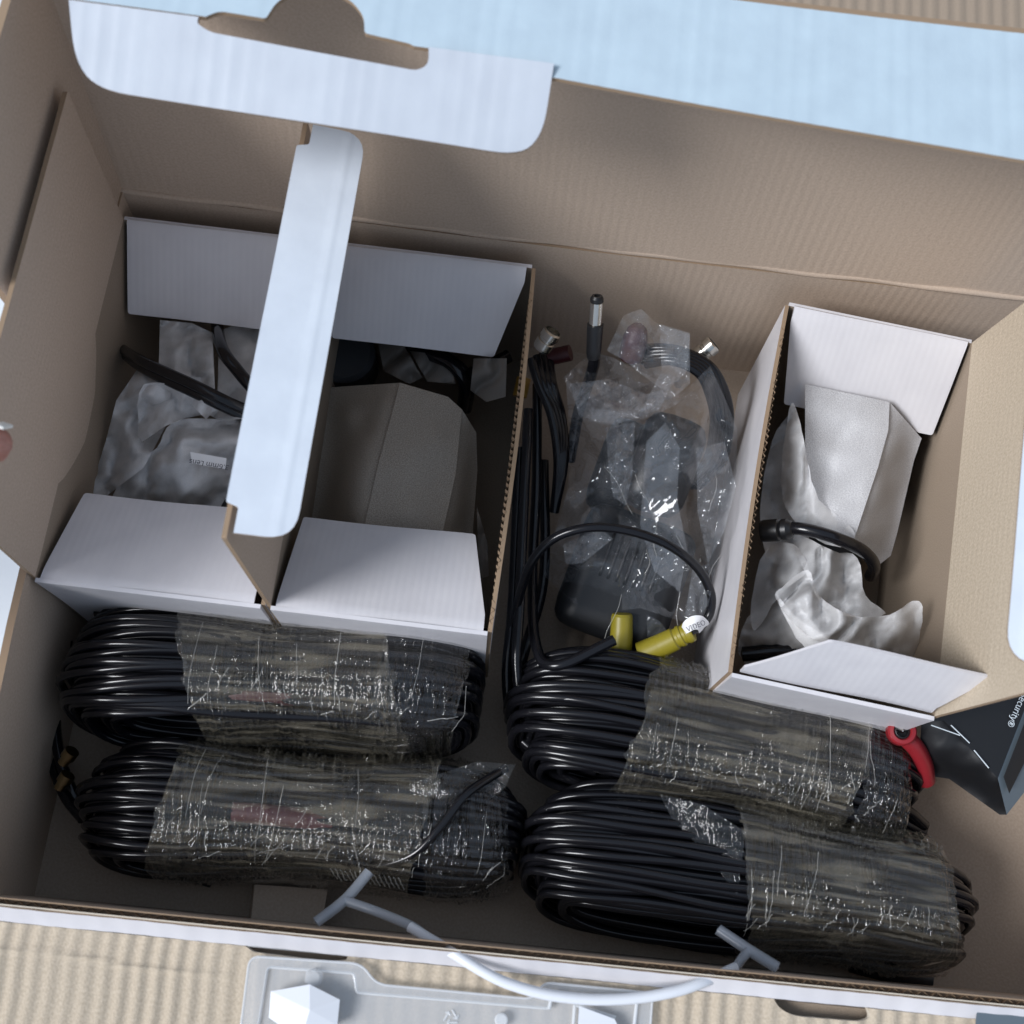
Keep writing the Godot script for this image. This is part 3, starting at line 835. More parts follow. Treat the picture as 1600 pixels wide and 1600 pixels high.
# ------------------------------------------------------------------ cable coils
# A skein of one long cable: flattened loops side by side, bound with stretch film. Local x runs along it.
func coil(label: String, mid: Vector3, turn: float, length: float, width: float, height: float, seed_: int, wraps: Array, pinch_at: float, roll: float) -> Node3D:
	var t := thing("cable_coil", label, "cable", mid, turn, "film wrapped coils of black cable")
	rng.seed = seed_
	var a0 := length * 0.5
	var hw := width * 0.5
	var hh := height * 0.5
	var wide := func(x: float) -> float:
		var k := 1.0 - 0.16 * exp(-pow((x - pinch_at) / (a0 * 0.45), 2.0))
		return hw * k
	var high := func(x: float) -> float: return hh * (1.0 - 0.14 * exp(-pow((x - pinch_at) / (a0 * 0.5), 2.0)))
	var spin := Basis(Vector3.RIGHT, deg_to_rad(roll))
	var b := Buf.new()
	var r := 1.62
	var rows := int(width / (r * 2.02))
	for layer in 5:
		var cnt: int = rows - layer * 2
		for k in cnt:
			var v := (k + 0.5) / cnt * 2.0 - 1.0 if cnt > 1 else 0.0
			v += rng.randf_range(-0.04, 0.04)
			var endr := hw * 0.55
			var a := a0 - layer * 3.4 - endr * (1.0 - sqrt(maxf(0.0, 1.0 - v * v * 0.92))) + rng.randf_range(-6.0, 1.5)
			var bb := hh - layer * 3.25
			var ph := rng.randf() * TAU
			var ph2 := rng.randf() * TAU
			var wob := rng.randf_range(0.3, 2.2)
			var shift := rng.randf_range(-2.0, 2.0)
			var path := PackedVector3Array()
			var n := 72
			for q in n:
				var th := TAU * q / n
				# sample more densely round the ends
				th += 0.36 * sin(2.0 * th)
				var cx := cos(th)
				var sy := sin(th)
				var x := a * signf(cx) * pow(absf(cx), 0.62) + shift
				var y := signf(sy) * pow(absf(sy), 0.62)
				var e := absf(x) / a0
				var zz: float = v * wide.call(x) * (1.0 - 0.34 * pow(clampf(e, 0, 1), 7.0)) + wob * sin(x * 0.035 + ph) + 0.5 * sin(x * 0.09 + ph2)
				var hy: float = high.call(x) - layer * 3.25
				var drop := v * v * 9.0 * (1.0 - layer * 0.15)
				var yy := hh + y * maxf(hy - drop, 3.0) + 0.8 * sin(x * 0.05 + ph2) * (1.0 if y > 0 else 0.3)
				var pp: Vector3 = spin * Vector3(x, yy - hh, zz) + Vector3(0, hh, 0)
				path.append(Vector3(pp.x, maxf(pp.y, 1.0), pp.z))
			tube(b, path, r * rng.randf_range(0.94, 1.05), 9, true)
	put("cable", [b], [M.cable], t, false)
	var fz := FastNoiseLite.new()
	fz.seed = seed_; fz.frequency = 0.09; fz.fractal_octaves = 4
	var fc := FastNoiseLite.new()
	fc.seed = seed_ + 3; fc.frequency = 0.09; fc.fractal_octaves = 2
	var hull := func(x: float, phi: float, grow: float) -> Vector3:
		var e: float = clampf(absf(x) / a0, 0, 1)
		var wz: float = wide.call(x) * (1.0 - 0.30 * pow(e, 7.0)) + 2.8 + grow
		var hy: float = (high.call(x) + 2.6 + grow) * sqrt(maxf(0.02, 1.0 - pow(e, 6.0)))
		var cz := cos(phi)
		var sy := sin(phi)
		var mask := clampf(0.66 + 1.5 * fz.get_noise_2d(x * 0.4, phi * 9.0 + 70.0), 0.0, 1.0)
		var wr := 1.0 - absf(fz.get_noise_2d(x * 2.6 + 6.0 * phi, phi * 5.0 + 40.0)) * 1.7
		var wr2 := 1.0 - absf(fc.get_noise_2d(x * 5.5 - 9.0 * phi, phi * 9.0)) * 1.7
		var across: float = pow(clampf(wr, 0.0, 1.0), 9.0) + 0.5 * pow(clampf(wr2, 0.0, 1.0), 10.0)
		var rip: float = 0.65 * absf(sin(phi * 17.0 + 1.8 * fz.get_noise_2d(x * 0.12, phi * 3.0))) * (1.0 - 0.8 * mask) + 0.35 * fz.get_noise_2d(x * 0.5, phi * 26.0) + 1.9 * across * mask
		var pp: Vector3 = spin * Vector3(x, signf(sy) * pow(absf(sy), 0.72) * (hy + rip), signf(cz) * pow(absf(cz), 0.72) * (wz + rip)) + Vector3(0, hh, 0)
		return Vector3(pp.x, maxf(pp.y, 0.3), pp.z)
	for w in wraps:                      # [x0, x1, slant, thick, painted crease glints, comb at x or 0]
		var x0: float = w[0]
		var x1: float = w[1]
		var f := Buf.new()
		var nx := int((x1 - x0) / 0.38)
		var np := 204
		var ang := FastNoiseLite.new()
		ang.seed = seed_ + int(x0); ang.frequency = 0.5
		for i in nx + 1:
			for j in np + 1:
				var phi := TAU * j / np
				var jag := 4.5 * ang.get_noise_2d(phi * 4.0, 0.0) * (1.0 if i == 0 or i == nx else 0.0)
				var x: float = lerpf(x0, x1, i / float(nx)) + w[2] * (cos(phi)) + jag
				f.add(hull.call(x, phi, 0.25 if w[3] else 0.0), Vector3(0, sin(phi), cos(phi)), Vector2(x * 0.02, phi * 6.0 / TAU))
		for i in nx:
			for j in np:
				var s := i * (np + 1) + j
				f.tri(s, s + 1, s + np + 2); f.tri(s, s + np + 2, s + np + 1)
		f.smooth()
		var fm := put("film_wrap", [f], [M.film_thick if w[3] else M.film], t, false)
		if w[3]:
			var g := Buf.new()
			for i in range(0, nx + 1, 6):
				for j in range(0, np + 1, 3):
					var phi := TAU * j / np
					var x: float = clampf(lerpf(x0, x1, i / float(nx)) + w[2] * cos(phi), x0 - 4.0, x1 + 4.0)
					g.add(hull.call(x, phi, -0.9), Vector3(0, sin(phi), cos(phi)), Vector2(x * 0.02 + seed_ * 0.37, phi * 6.0 / TAU))
			var gn := np / 3 + 1
			for i in nx / 6:
				for j in gn - 1:
					var q := i * gn + j
					g.tri(q, q + 1, q + gn + 1); g.tri(q, q + gn + 1, q + gn)
			g.smooth()
			put("inner_film", [g], [M.film_haze], fm, false)
		var cr := Buf.new()  # pale lines painted for the glints on the film's creases
		for k in int(w[4]):
			var long := k % 3 == 0
			var xa := rng.randf_range(x0 + 1, x1 - 1)
			var p0 := (rng.randf_range(0.16, 0.5) if long else rng.randf_range(0.22, 0.42)) * PI + deg_to_rad(roll)
			var p1 := p0 + (rng.randf_range(0.14, 0.40) if long else rng.randf_range(0.03, 0.12)) * PI
			var sl := rng.randf_range(-2.0, 5.0) * (1.0 if rng.randf() < 0.85 else 3.0)
			var path := PackedVector3Array()
			for q in 14:
				var s := q / 13.0
				path.append(hull.call(clampf(xa + sl * s + 0.3 * sin(s * 5.0 + k), x0, x1), lerpf(p0, p1, s), 0.3))
			tube(cr, path, rng.randf_range(0.08, 0.16) if long else rng.randf_range(0.10, 0.22), 5)
		if w[5] != 0:
			for k in 15:
				var path := PackedVector3Array()
				for q in 5: path.append(hull.call(w[5] + k * 1.75 + q * 0.5, 0.22 * PI - q * 0.025 * PI + deg_to_rad(roll), 0.4))
				tube(cr, path, 0.24, 5)
		put("crease_glints", [cr], [M.crease_glint], fm, false).set_meta("kind", "stuff")
	return t


func make_coils() -> void:
	var c1 := coil("black cable coil with clouded film band, left back, touching the white box front", Vector3(-81, 7, -75), deg_to_rad(4.0), 158, 46, 62, 101, [[-30, 44, 7.0, true, 16, 0], [42, 72, -4.0, false, 5, 0]], 6, -12)
	var c2 := coil("black cable coil with wide crinkled film and dark red plug inside, left front", Vector3(-64, 2, -27), deg_to_rad(2.5), 164, 44, 50, 202, [[-47, 47, -5.0, true, 22, 14], [45, 76, 3.0, false, 5, 0]], 0, -12)
	var c3 := coil("black cable coil with bare shining left end, right back, beside the red socket", Vector3(86, 2, -72), deg_to_rad(-4.5), 156, 49, 56, 303, [[-29, 54, -6.0, true, 18, 0], [52, 72, 2.0, false, 4, 0]], 20, -14)
	var c4 := coil("black cable coil bare at its left half, right front, nearest the strap anchor", Vector3(103, 2, -25), deg_to_rad(-2.0), 168, 49, 52, 404, [[-7, 70, 6.0, true, 20, 0]], 42, -20)
	# plugs and ends that belong to the coils
	var b := Buf.new()
	tube(b, curve(pts([[345, 1088, 59], [400, 1084, 60], [460, 1088, 58.6]]), 5), 3.6, 10)
	put("red_plug", [b], [M.red_dark], c1)
	cord(c1, "cable_end", M.cable, [[90, 1010, 20], [70, 1090, 14], [80, 1180, 14], [100, 1240, 20], [130, 1280, 24]], 2.2, 8, 9)
	cord(c1, "cable_end", M.cable, [[105, 1000, 26], [86, 1100, 18], [98, 1200, 20], [150, 1290, 16], [230, 1310, 10]], 2.2, 8, 9)
	cord(c1, "cable_end", M.cable, [[150, 960, 40], [260, 943, 46], [420, 952, 48], [600, 962, 48], [760, 990, 36]], 2.1, 8, 9)
	b = Buf.new()
	tube(b, curve(pts([[365, 1268, 47.6], [430, 1274, 47.8], [520, 1286, 45.6]]), 5), 4.0, 10)
	put("red_plug", [b], [M.red_dark], c2)
	for q in [[[98, 1193, 34], [108, 1180, 36]], [[92, 1232, 30], [104, 1214, 32]]]:
		b = Buf.new()
		var o := at(q[0][0], q[0][1], q[0][2])
		lathe(b, o, at(q[1][0], q[1][1], q[1][2]) - o, [[0, 0], [2.0, 0], [2.0, 3], [2.8, 3.2], [2.8, 6.5], [0, 6.5]], 16)
		put("connector", [b], [M.brass], c2)
	cord(c2, "cable_end", M.cable, [[560, 1350, 40], [600, 1352, 46], [650, 1332, 52], [690, 1290, 55], [730, 1240, 54], [790, 1200, 44]], 1.7, 8, 10)
	cord(c2, "cable_end", M.cable_matt, [[640, 1340, 14], [720, 1350, 16], [790, 1335, 16], [826, 1325, 14]], 3.0, 8, 10)
	cord(c2, "cable_end", M.cable_matt, [[600, 1352, 10], [690, 1375, 12], [760, 1372, 12], [798, 1362, 10]], 3.4, 8, 10)
	cord(c2, "cable_end", M.cable_matt, [[640, 1370, 8], [710, 1382, 8], [764, 1390, 7]], 4.0, 8, 10)
	cord(c2, "cable_end", M.cable_matt, [[400, 1325, 26], [320, 1318, 30], [270, 1335, 26], [270, 1360, 16], [330, 1378, 10]], 2.2, 8, 10)
	b = Buf.new()
	sheet(b, [[272, 1352, 12], [300, 1330, 26], [400, 1326, 32], [520, 1340, 34], [600, 1365, 30], [560, 1382, 14], [420, 1380, 12], [300, 1378, 10]], [[350, 1350, 26], [450, 1356, 28]], 5.0, folds(2.2, 22.0, 61), false)
	b.smooth()
	put("loose_film", [b], [M.film_thick], c2)
	b = Buf.new()
	sheet(b, [[640, 1225, 50], [745, 1190, 50], [805, 1195, 48], [790, 1230, 46], [700, 1300, 40], [640, 1345, 36], [600, 1345, 38]], [[700, 1240, 56], [670, 1290, 50]], 6.0, folds(2.0, 60.0, 62), false)
	b.smooth()
	put("loose_film", [b], [M.film], c2)
	cord(c3, "cable_end", M.cable, [[1330, 1260, 16], [1390, 1275, 16], [1440, 1298, 12]], 4.2, 8, 10)
	cord(c3, "cable_end", M.cable, [[1320, 1285, 12], [1370, 1300, 10], [1405, 1308, 8]], 4.4, 8, 10)
	cord(c3, "cable_end", M.cable, [[1350, 1245, 26], [1410, 1262, 24], [1445, 1290, 16]], 2.2, 8, 10)
	cord(c4, "cable_end", M.cable_matt, [[1350, 1320, 20], [1410, 1325, 18], [1458, 1338, 14]], 3.8, 8, 10)
	cord(c4, "cable_end", M.cable_matt, [[1330, 1500, 8], [1400, 1518, 8], [1450, 1530, 6]], 4.6, 8, 10)
	lay(c4, "loose_film", M.film, [[1030, 1440, 10], [1100, 1440, 14], [1200, 1470, 16], [1260, 1490, 10], [1140, 1485, 5], [1060, 1470, 5]], [], 6.0, folds(2.0, 40.0, 63))
	lay(c4, "loose_film", M.film, [[1030, 1240, 46], [1100, 1258, 54], [1165, 1300, 56], [1152, 1400, 54], [1110, 1340, 53], [1050, 1280, 50]], [], 6.0, folds(1.2, 40.0, 64))
	# loose cable loops at the left of the right back coil
	var lp := thing("loose_cable", "loose black cable strands bending down the gap left of the right coils", "cable", Vector3(10, 2, -100))
	for q in [[[812, 700, 40], [806, 840, 38], [800, 960, 36], [792, 1060, 30], [806, 1140, 26], [850, 1180, 26], [930, 1205, 22]], [[826, 640, 44], [818, 800, 42], [812, 940, 42], [808, 1050, 38], [826, 1120, 32], [880, 1165, 28], [960, 1195, 20]], [[840, 600, 40], [838, 760, 30], [832, 900, 28], [838, 1010, 40], [870, 1040, 50], [960, 1000, 52]], [[850, 720, 24], [850, 900, 22], [822, 1010, 24], [800, 1100, 16]]]:
		b = Buf.new()
		tube(b, curve(pts(q), 10), 2.1, 9)
		put("strand", [b], [M.cable], lp)


# ------------------------------------------------------------------ things between the boxes
func make_middle() -> void:
	# power adapter under the bag
	var t := thing("power_adapter", "black plug-in power adapter with ribbed face, lying under the clear bag", "adapter", Vector3(45, 2, -100))
	var bs := Basis(Vector3.UP, deg_to_rad(-14.0)) * Basis(Vector3.RIGHT, deg_to_rad(14.0))
	var c := at(975, 905, 24)
	var b := Buf.new()
	rbox(b, c, Vector3(46, 34, 52), 8.0, bs, 9)
	put("housing", [b], [M.black_plastic], t)
	for k in 7:
		b = Buf.new()
		rbox(b, c + bs * Vector3(-10 + k * 3.4, 17.2, -6), Vector3(1.3, 1.0, 18), 0.4, bs, 3)
		put("rib", [b], [M.black_plastic], t)
	b = Buf.new()
	rbox(b, c + bs * Vector3(-1, 10, -48), Vector3(26, 26, 40), 8.0, bs, 7)
	put("plug_block", [b], [M.black_plastic], t)
	b = Buf.new()
	rbox(b, at(965, 730, 24), Vector3(18, 22, 40), 6.0, bs, 6)
	put("cord_grip", [b], [M.black_plastic], t)

	# splitter cable: coiled strands, a jack standing up, screw connectors
	var sp := thing("splitter_cable", "black multi-ended cable with metal barrel plug standing up behind the clear bag", "cable", Vector3(30, 2, -190))
	b = Buf.new()
	for k in 5:
		var d := k * 6.0
		tube(b, curve(pts([[985 + d, 545 + d, 60], [1050, 545 + d * 0.8, 66], [1105 - d * 0.6, 568 + d * 0.6, 66], [1132 - d, 610 + d * 0.2, 60], [1140 - d, 660, 48], [1128 - d, 720, 34], [1090 - d, 760, 24]]), 8), 1.9, 9)
	for k in 4:
		tube(b, curve(pts([[830 + k * 9, 560 - k * 3, 52 - k * 3], [842 + k * 7, 600, 50], [862 + k * 5, 650, 46 - k * 2], [872 + k * 3, 720, 38], [866, 800, 26]]), 8), 2.0, 9)
	tube(b, curve(pts([[930, 545, 74], [925, 580, 62], [905, 640, 40], [890, 720, 24]]), 8), 2.4, 9)
	put("strand", [b], [M.cable], sp)
	var j0 := at(927, 560, 72)
	var j1 := at(933, 462, 92)
	var ax := (j1 - j0).normalized()
	var jl := j0.distance_to(j1)
	b = Buf.new()
	lathe(b, j0, ax, [[2.4, 0], [2.9, jl * 0.1], [3.2, jl * 0.5], [3.2, jl * 0.555], [0, jl * 0.56]], 20)
	put("plug_grip", [b], [M.black_plastic], sp)
	b = Buf.new()
	lathe(b, j0 + ax * jl * 0.56, ax, [[2.55, 0], [2.55, jl * 0.34], [2.2, jl * 0.35]], 24)
	put("plug_barrel", [b], [M.metal], sp)
	b = Buf.new()
	lathe(b, j0 + ax * jl * 0.91, ax, [[2.6, 0], [2.6, jl * 0.05], [2.0, jl * 0.09], [1.2, jl * 0.09], [1.2, 0]], 20)
	put("plug_tip", [b], [M.black_plastic], sp)
	for q in [[[846, 545, 54], [868, 512, 62]], [[1088, 560, 56], [1112, 540, 60]]]:
		var o := at(q[0][0], q[0][1], q[0][2])
		var e := at(q[1][0], q[1][1], q[1][2])
		b = Buf.new()
		lathe(b, o, e - o, [[0, 0], [3.6, 0], [3.9, 1], [3.9, 4], [3.3, 4.4], [3.3, 5.4], [3.9, 5.8], [3.9, 8.6], [3.2, 9.2], [3.2, 6.0], [0, 6.0]], 20)
		put("screw_connector", [b], [M.metal], sp)
	b = Buf.new()
	var r0 := at(985, 560, 62)
	lathe(b, r0, at(1000, 500, 76) - r0, [[0, 0], [4.6, 0], [5.0, 1.5], [5.0, 9], [4.0, 13], [2.2, 15], [0, 15]], 20)
	put("red_cap", [b], [M.red_dark], sp)
	b = Buf.new()
	lathe(b, at(852, 560, 44), at(905, 548, 50) - at(852, 560, 44), [[0, 0], [3.2, 0], [3.4, 1], [3.4, 11], [0, 11]], 16)
	put("red_cap", [b], [M.red_dark], sp)
	b = Buf.new()
	lathe(b, at(812, 620, 36), Vector3(0.1, 0.3, -1), [[0, 0], [3.0, 0], [3.0, 8], [0, 8]], 16)
	put("connector", [b], [M.orange], sp)

	# yellow plugs on the thin video lead
	var vl := thing("video_lead", "thin black lead arching over the bag, with two yellow plugs and white tag", "cable", Vector3(60, 2, -105))
	b = Buf.new()
	tube(b, curve(pts([[800, 985, 34], [812, 930, 46], [830, 880, 58], [860, 845, 66], [900, 828, 71], [945, 824, 73], [1000, 834, 72], [1050, 855, 68], [1090, 888, 62], [1110, 925, 56], [1110, 955, 51], [1098, 975, 49], [1080, 986, 48]]), 8), 1.75, 12)
	put("lead", [b], [M.cable], vl)
	b = Buf.new()
	var y0 := at(1082, 985, 47)
	var ya := at(1020, 1015, 40) - y0
	lathe(b, y0, ya, [[1.9, 0], [3.86, 0.2], [4.20, 1.0], [4.20, 2.6], [3.78, 3.0], [3.78, 4.0], [4.28, 4.4], [4.28, 5.6], [3.86, 6.0], [3.86, 7.0], [4.45, 7.6], [4.70, 14], [5.21, 22], [0, 22]], 24)
	tag(put("yellow_plug", [b], [M.yellow], vl), "tilted yellow plug beside the white tag")
	b = Buf.new()
	y0 = at(972, 958, 40)
	ya = at(970, 1020, 34) - y0
	lathe(b, y0, ya, [[0, 0], [3.70, 0.2], [4.20, 1.2], [4.37, 8], [4.37, 22], [0, 22]], 24)
	tag(put("yellow_plug", [b], [M.yellow], vl), "upright yellow plug between bag and coil")
	# paper tag wrapped round the lead
	b = Buf.new()
	var tg := [[1064, 984, 47], [1068, 972, 52], [1080, 963, 55], [1096, 962, 55], [1106, 970, 52], [1108, 975, 50]]
	var tl := [[1058, 990, 44], [1072, 990, 50], [1084, 984, 53], [1090, 984, 53], [1092, 988, 50], [1092, 990, 48]]
	var ca := curve(pts(tg), 4)
	var cb := curve(pts(tl), 4)
	for k in ca.size():
		b.add(ca[k], Vector3.UP); b.add(cb[k], Vector3.UP)
	for k in ca.size() - 1:
		b.tri(k * 2, k * 2 + 2, k * 2 + 3); b.tri(k * 2, k * 2 + 3, k * 2 + 1)
	b.smooth()
	var tgm := put("paper_tag", [b], [M.sticker], vl)
	text_on(tgm, "VIDEO", at(1072, 984, 54.2), at(1102, 972, 54.6), 2.0, M.ink, Vector3(0.1, 1, 0.1), 0.5)

	# the clear bag, crumpled, over all of it
	var bag := thing("plastic_bag", "crumpled clear plastic bag between the middle and right boxes", "bag", Vector3(45, 2, -150))
	b = Buf.new()
	sheet(b, [[884, 590, 60], [930, 640, 66], [1000, 640, 70], [1060, 620, 72], [1110, 572, 70], [1132, 620, 64], [1152, 670, 62], [1150, 760, 60], [1128, 840, 58], [1116, 900, 52], [1104, 960, 44], [1080, 975, 42], [1030, 960, 44], [1000, 950, 42], [960, 955, 40], [900, 945, 36], [850, 900, 34], [868, 830, 44], [888, 760, 54], [890, 680, 58]], [[950, 700, 74], [985, 700, 72], [965, 780, 68], [975, 840, 62], [1010, 700, 66], [1060, 720, 74], [1090, 780, 66], [1040, 800, 62], [1010, 880, 56], [930, 880, 54], [920, 740, 66], [1110, 700, 76], [1075, 850, 56]], 4.0, folds(30.0, 100.0, 71, 5), false)
	b.smooth()
	put("film", [b], [M.bag], bag)
	b = Buf.new()
	sheet(b, [[880, 590, 70], [925, 548, 82], [960, 560, 86], [1000, 580, 88], [1040, 600, 88], [1075, 590, 84], [1062, 630, 80], [1020, 650, 78], [960, 668, 74], [910, 655, 70]], [[960, 610, 92], [920, 600, 78], [1000, 620, 82], [940, 640, 84], [1040, 615, 90]], 3.0, folds(26.0, 60.0, 72, 6), false)
	b.smooth()
	put("film", [b], [M.bag], bag)
	lay(bag, "film", M.bag_fold, [[948, 548, 76], [975, 492, 86], [1002, 483, 90], [1030, 508, 90], [1078, 522, 92], [1074, 580, 90], [1040, 612, 86], [1010, 590, 84], [970, 560, 80]], [[1000, 520, 98], [1030, 550, 84], [1055, 550, 96]], 3.5, folds(18.0, 55.0, 73, 5))
	lay(bag, "film", M.bag_fold, [[1030, 506, 92], [1078, 520, 94], [1078, 600, 88], [1050, 622, 84], [1000, 645, 80], [1034, 580, 90]], [[1056, 560, 98]], 3.5, folds(16.0, 50.0, 74, 5))
	lay(bag, "film", M.bag, [[1010, 960, 42], [1030, 970, 46], [1046, 990, 44], [1040, 1006, 40], [1012, 1000, 38]], [], 3.0, folds(4.0, 20.0, 75))
	lay(bag, "film_fold_sheen", M.bag_fold, [[1010, 690, 70], [1040, 660, 74], [1062, 700, 72], [1058, 780, 68], [1074, 860, 62], [1062, 925, 54], [1022, 892, 56], [1000, 820, 62]], [], 4.0, folds(8.0, 90.0, 91, 4))  # bluish sheets: reflections and glints on the bag's folds put into their colour
	lay(bag, "film_fold_sheen", M.bag_fold, [[1088, 700, 74], [1132, 690, 74], [1150, 760, 68], [1132, 830, 64], [1106, 880, 60], [1090, 800, 66]], [], 3.0, folds(16.0, 45.0, 92, 6))
	lay(bag, "film_fold_sheen", M.bag_fold, [[890, 600, 84], [950, 592, 92], [1010, 616, 90], [1048, 606, 92], [1030, 640, 86], [960, 664, 82], [905, 650, 80]], [], 3.0, folds(18.0, 30.0, 93, 7))
	lay(bag, "film_fold_sheen", M.bag_fold, [[946, 668, 80], [992, 660, 80], [988, 740, 74], [978, 790, 70], [958, 776, 70], [950, 720, 74]], [], 3.0, folds(15.0, 28.0, 94, 7))
	lay(bag, "film_fold_sheen", M.bag_fold, [[1082, 890, 58], [1108, 880, 60], [1112, 930, 54], [1092, 972, 50], [1070, 962, 50]], [], 3.0, folds(10.0, 36.0, 95, 6))
	lay(bag, "film_fold_sheen", M.bag_fold, [[880, 850, 56], [940, 826, 62], [958, 842, 62], [910, 880, 56], [884, 882, 52]], [], 3.0, folds(10.0, 30.0, 96, 6))
	b = Buf.new()  # pale lines painted for glints on the bag's creases
	rng.seed = 77
	for k in 9:
		var x := rng.randf_range(890, 1130)
		var y := rng.randf_range(660, 930)
		var l := rng.randf_range(20, 90)
		var an := rng.randf_range(0.9, 2.1)
		var p := []
		for q in 5:
			var s := q / 4.0
			p.append([x + cos(an) * l * s + 4 * sin(s * 5 + k), y + sin(an) * l * s, 62.0 - absf(x - 1000) * 0.05 - (y - 660) * 0.05 + 2.0 * sin(s * 4 + k)])
		tube(b, curve(pts(p), 4), 0.13, 4)
	put("crease_glints", [b], [M.crease_glint], bag).set_meta("kind", "stuff")

	# red socket beside the right back coil
	var rs := thing("red_socket", "red ring-ended plastic socket between the right back coil and black packet", "socket", at(1430, 1180, 3))
	b = Buf.new()
	var c0 := at(1408, 1143, 56)
	var up := (Vector3(0, 1, 0.0) + Vector3(-0.15, 0, 0.1)).normalized()
	lathe(b, c0 - up * 3.5, up, [[2.9, 0], [4.4, 0], [5.2, 1.0], [5.2, 6.0], [4.6, 7.0], [3.4, 7.2], [2.9, 6.2], [2.9, 0]], 28)
	tube(b, curve(pts([[1417, 1154, 54], [1432, 1170, 51], [1444, 1194, 46], [1449, 1222, 40]]), 6), 3.5, 16, false, 0.8)
	put("red_body", [b], [M.red], rs)
	b = Buf.new()
	lathe(b, c0 - up * 3.0, up, [[0, 1.0], [2.8, 1.0], [2.8, 5.0], [2.2, 5.2], [2.2, 1.2]], 20)
	put("socket_hole", [b], [M.black_plastic], rs)
	b = Buf.new()
	lathe(b, c0 - up * 2.0, up, [[0.7, 0], [0.7, 4.5], [0.3, 5.2], [0, 5.2]], 12)
	put("centre_pin", [b], [M.metal], rs)

	# black printed packet at the right edge
	var pk := thing("black_packet", "black printed cardboard packet with white lettering under the right box's lid", "packet", at(1530, 1180, 2))
	b = Buf.new()
	var T := pts([[1440, 1128, 60], [1475, 1126, 61], [1532, 1187, 60], [1559, 1216, 59], [1612, 1080, 62], [1700, 1000, 62], [1480, 1060, 62]])
	var ids := Geometry2D.triangulate_polygon(PackedVector2Array([Vector2(T[0].x, T[0].z), Vector2(T[1].x, T[1].z), Vector2(T[2].x, T[2].z), Vector2(T[3].x, T[3].z), Vector2(T[4].x, T[4].z), Vector2(T[5].x, T[5].z), Vector2(T[6].x, T[6].z)]))
	for k in T.size(): b.add(T[k], Vector3.UP)
	for k in range(0, ids.size(), 3): b.tri(ids[k], ids[k + 1], ids[k + 2])
	var topm := put("top_face", [b], [M.black_card], pk)
	b = Buf.new()
	sheet(b, [[1440, 1128, 59.8], [1475, 1126, 60.8], [1532, 1187, 59.8], [1559, 1216, 58.8], [1573, 1273, 40], [1562, 1273, 36], [1483, 1217, 34], [1450, 1212, 36], [1436, 1180, 44]], [[1500, 1190, 52], [1470, 1165, 56]], 5.0, folds(2.2, 70.0, 81, 4), false)
	b.smooth()
	put("crumpled_side", [b], [M.black_card], pk)
	b = Buf.new()
	var e0 := pts([[1559, 1216, 58.9], [1573, 1273, 40], [1630, 1200, 44], [1612, 1080, 61.9]])
	b.quad(e0[0], e0[1], e0[2], e0[3], Vector3(0.3, 0.9, 0.2).normalized())
	put("end_face", [b], [M.blue_grey], pk)
	b = Buf.new()
	var low := pts([[1440, 1190, 30], [1483, 1217, 34], [1562, 1273, 36], [1573, 1273, 40], [1630, 1200, 44], [1700, 1030, 36], [1480, 1090, 26]])
	var mid := Vector3.ZERO
	for k in low: mid += k / low.size()
	for k in low.size():
		var m0 := b.add(mid, Vector3.DOWN); b.add(low[k], Vector3.DOWN); b.add(low[(k + 1) % low.size()], Vector3.DOWN)
		b.tri(m0, m0 + 1, m0 + 2)
	b.quad(T[4], T[5], low[5], low[4], Vector3(1, 0, 0.2).normalized())
	b.quad(T[5], T[6], low[6], low[5], Vector3(0, 0, -1))
	put("under_side", [b], [M.black_card], pk)
	b = Buf.new()
	var e1 := pts([[1562, 1219, 59.6], [1574, 1250, 49], [1626, 1150, 53], [1612, 1090, 62.2]])
	var e2 := pts([[1568, 1214, 60.0], [1577, 1240, 52], [1622, 1148, 55.5], [1612, 1100, 62.6]])
	b.quad(e2[0], e2[1], e2[2], e2[3], Vector3(0.3, 0.9, 0.2).normalized())
	put("dark_stripe", [b], [M.black_card], pk)
	text_on(topm, "Security®", at(1607, 1070, 63), at(1571, 1150, 61.5), 2.35, M.ink_pale, Vector3(0, 1, 0.02), 0.15)
	b = Buf.new()
	for q in [[[1455, 1133, 62], [1500, 1149, 61.5]], [[1486, 1133, 62.3], [1515, 1161, 61.6]], [[1522, 1172, 61], [1545, 1200, 60.5]]]:
		tube(b, curve(pts(q), 3), 0.22, 5)
	put("scuffed_edge", [b], [M.ink_pale], pk)


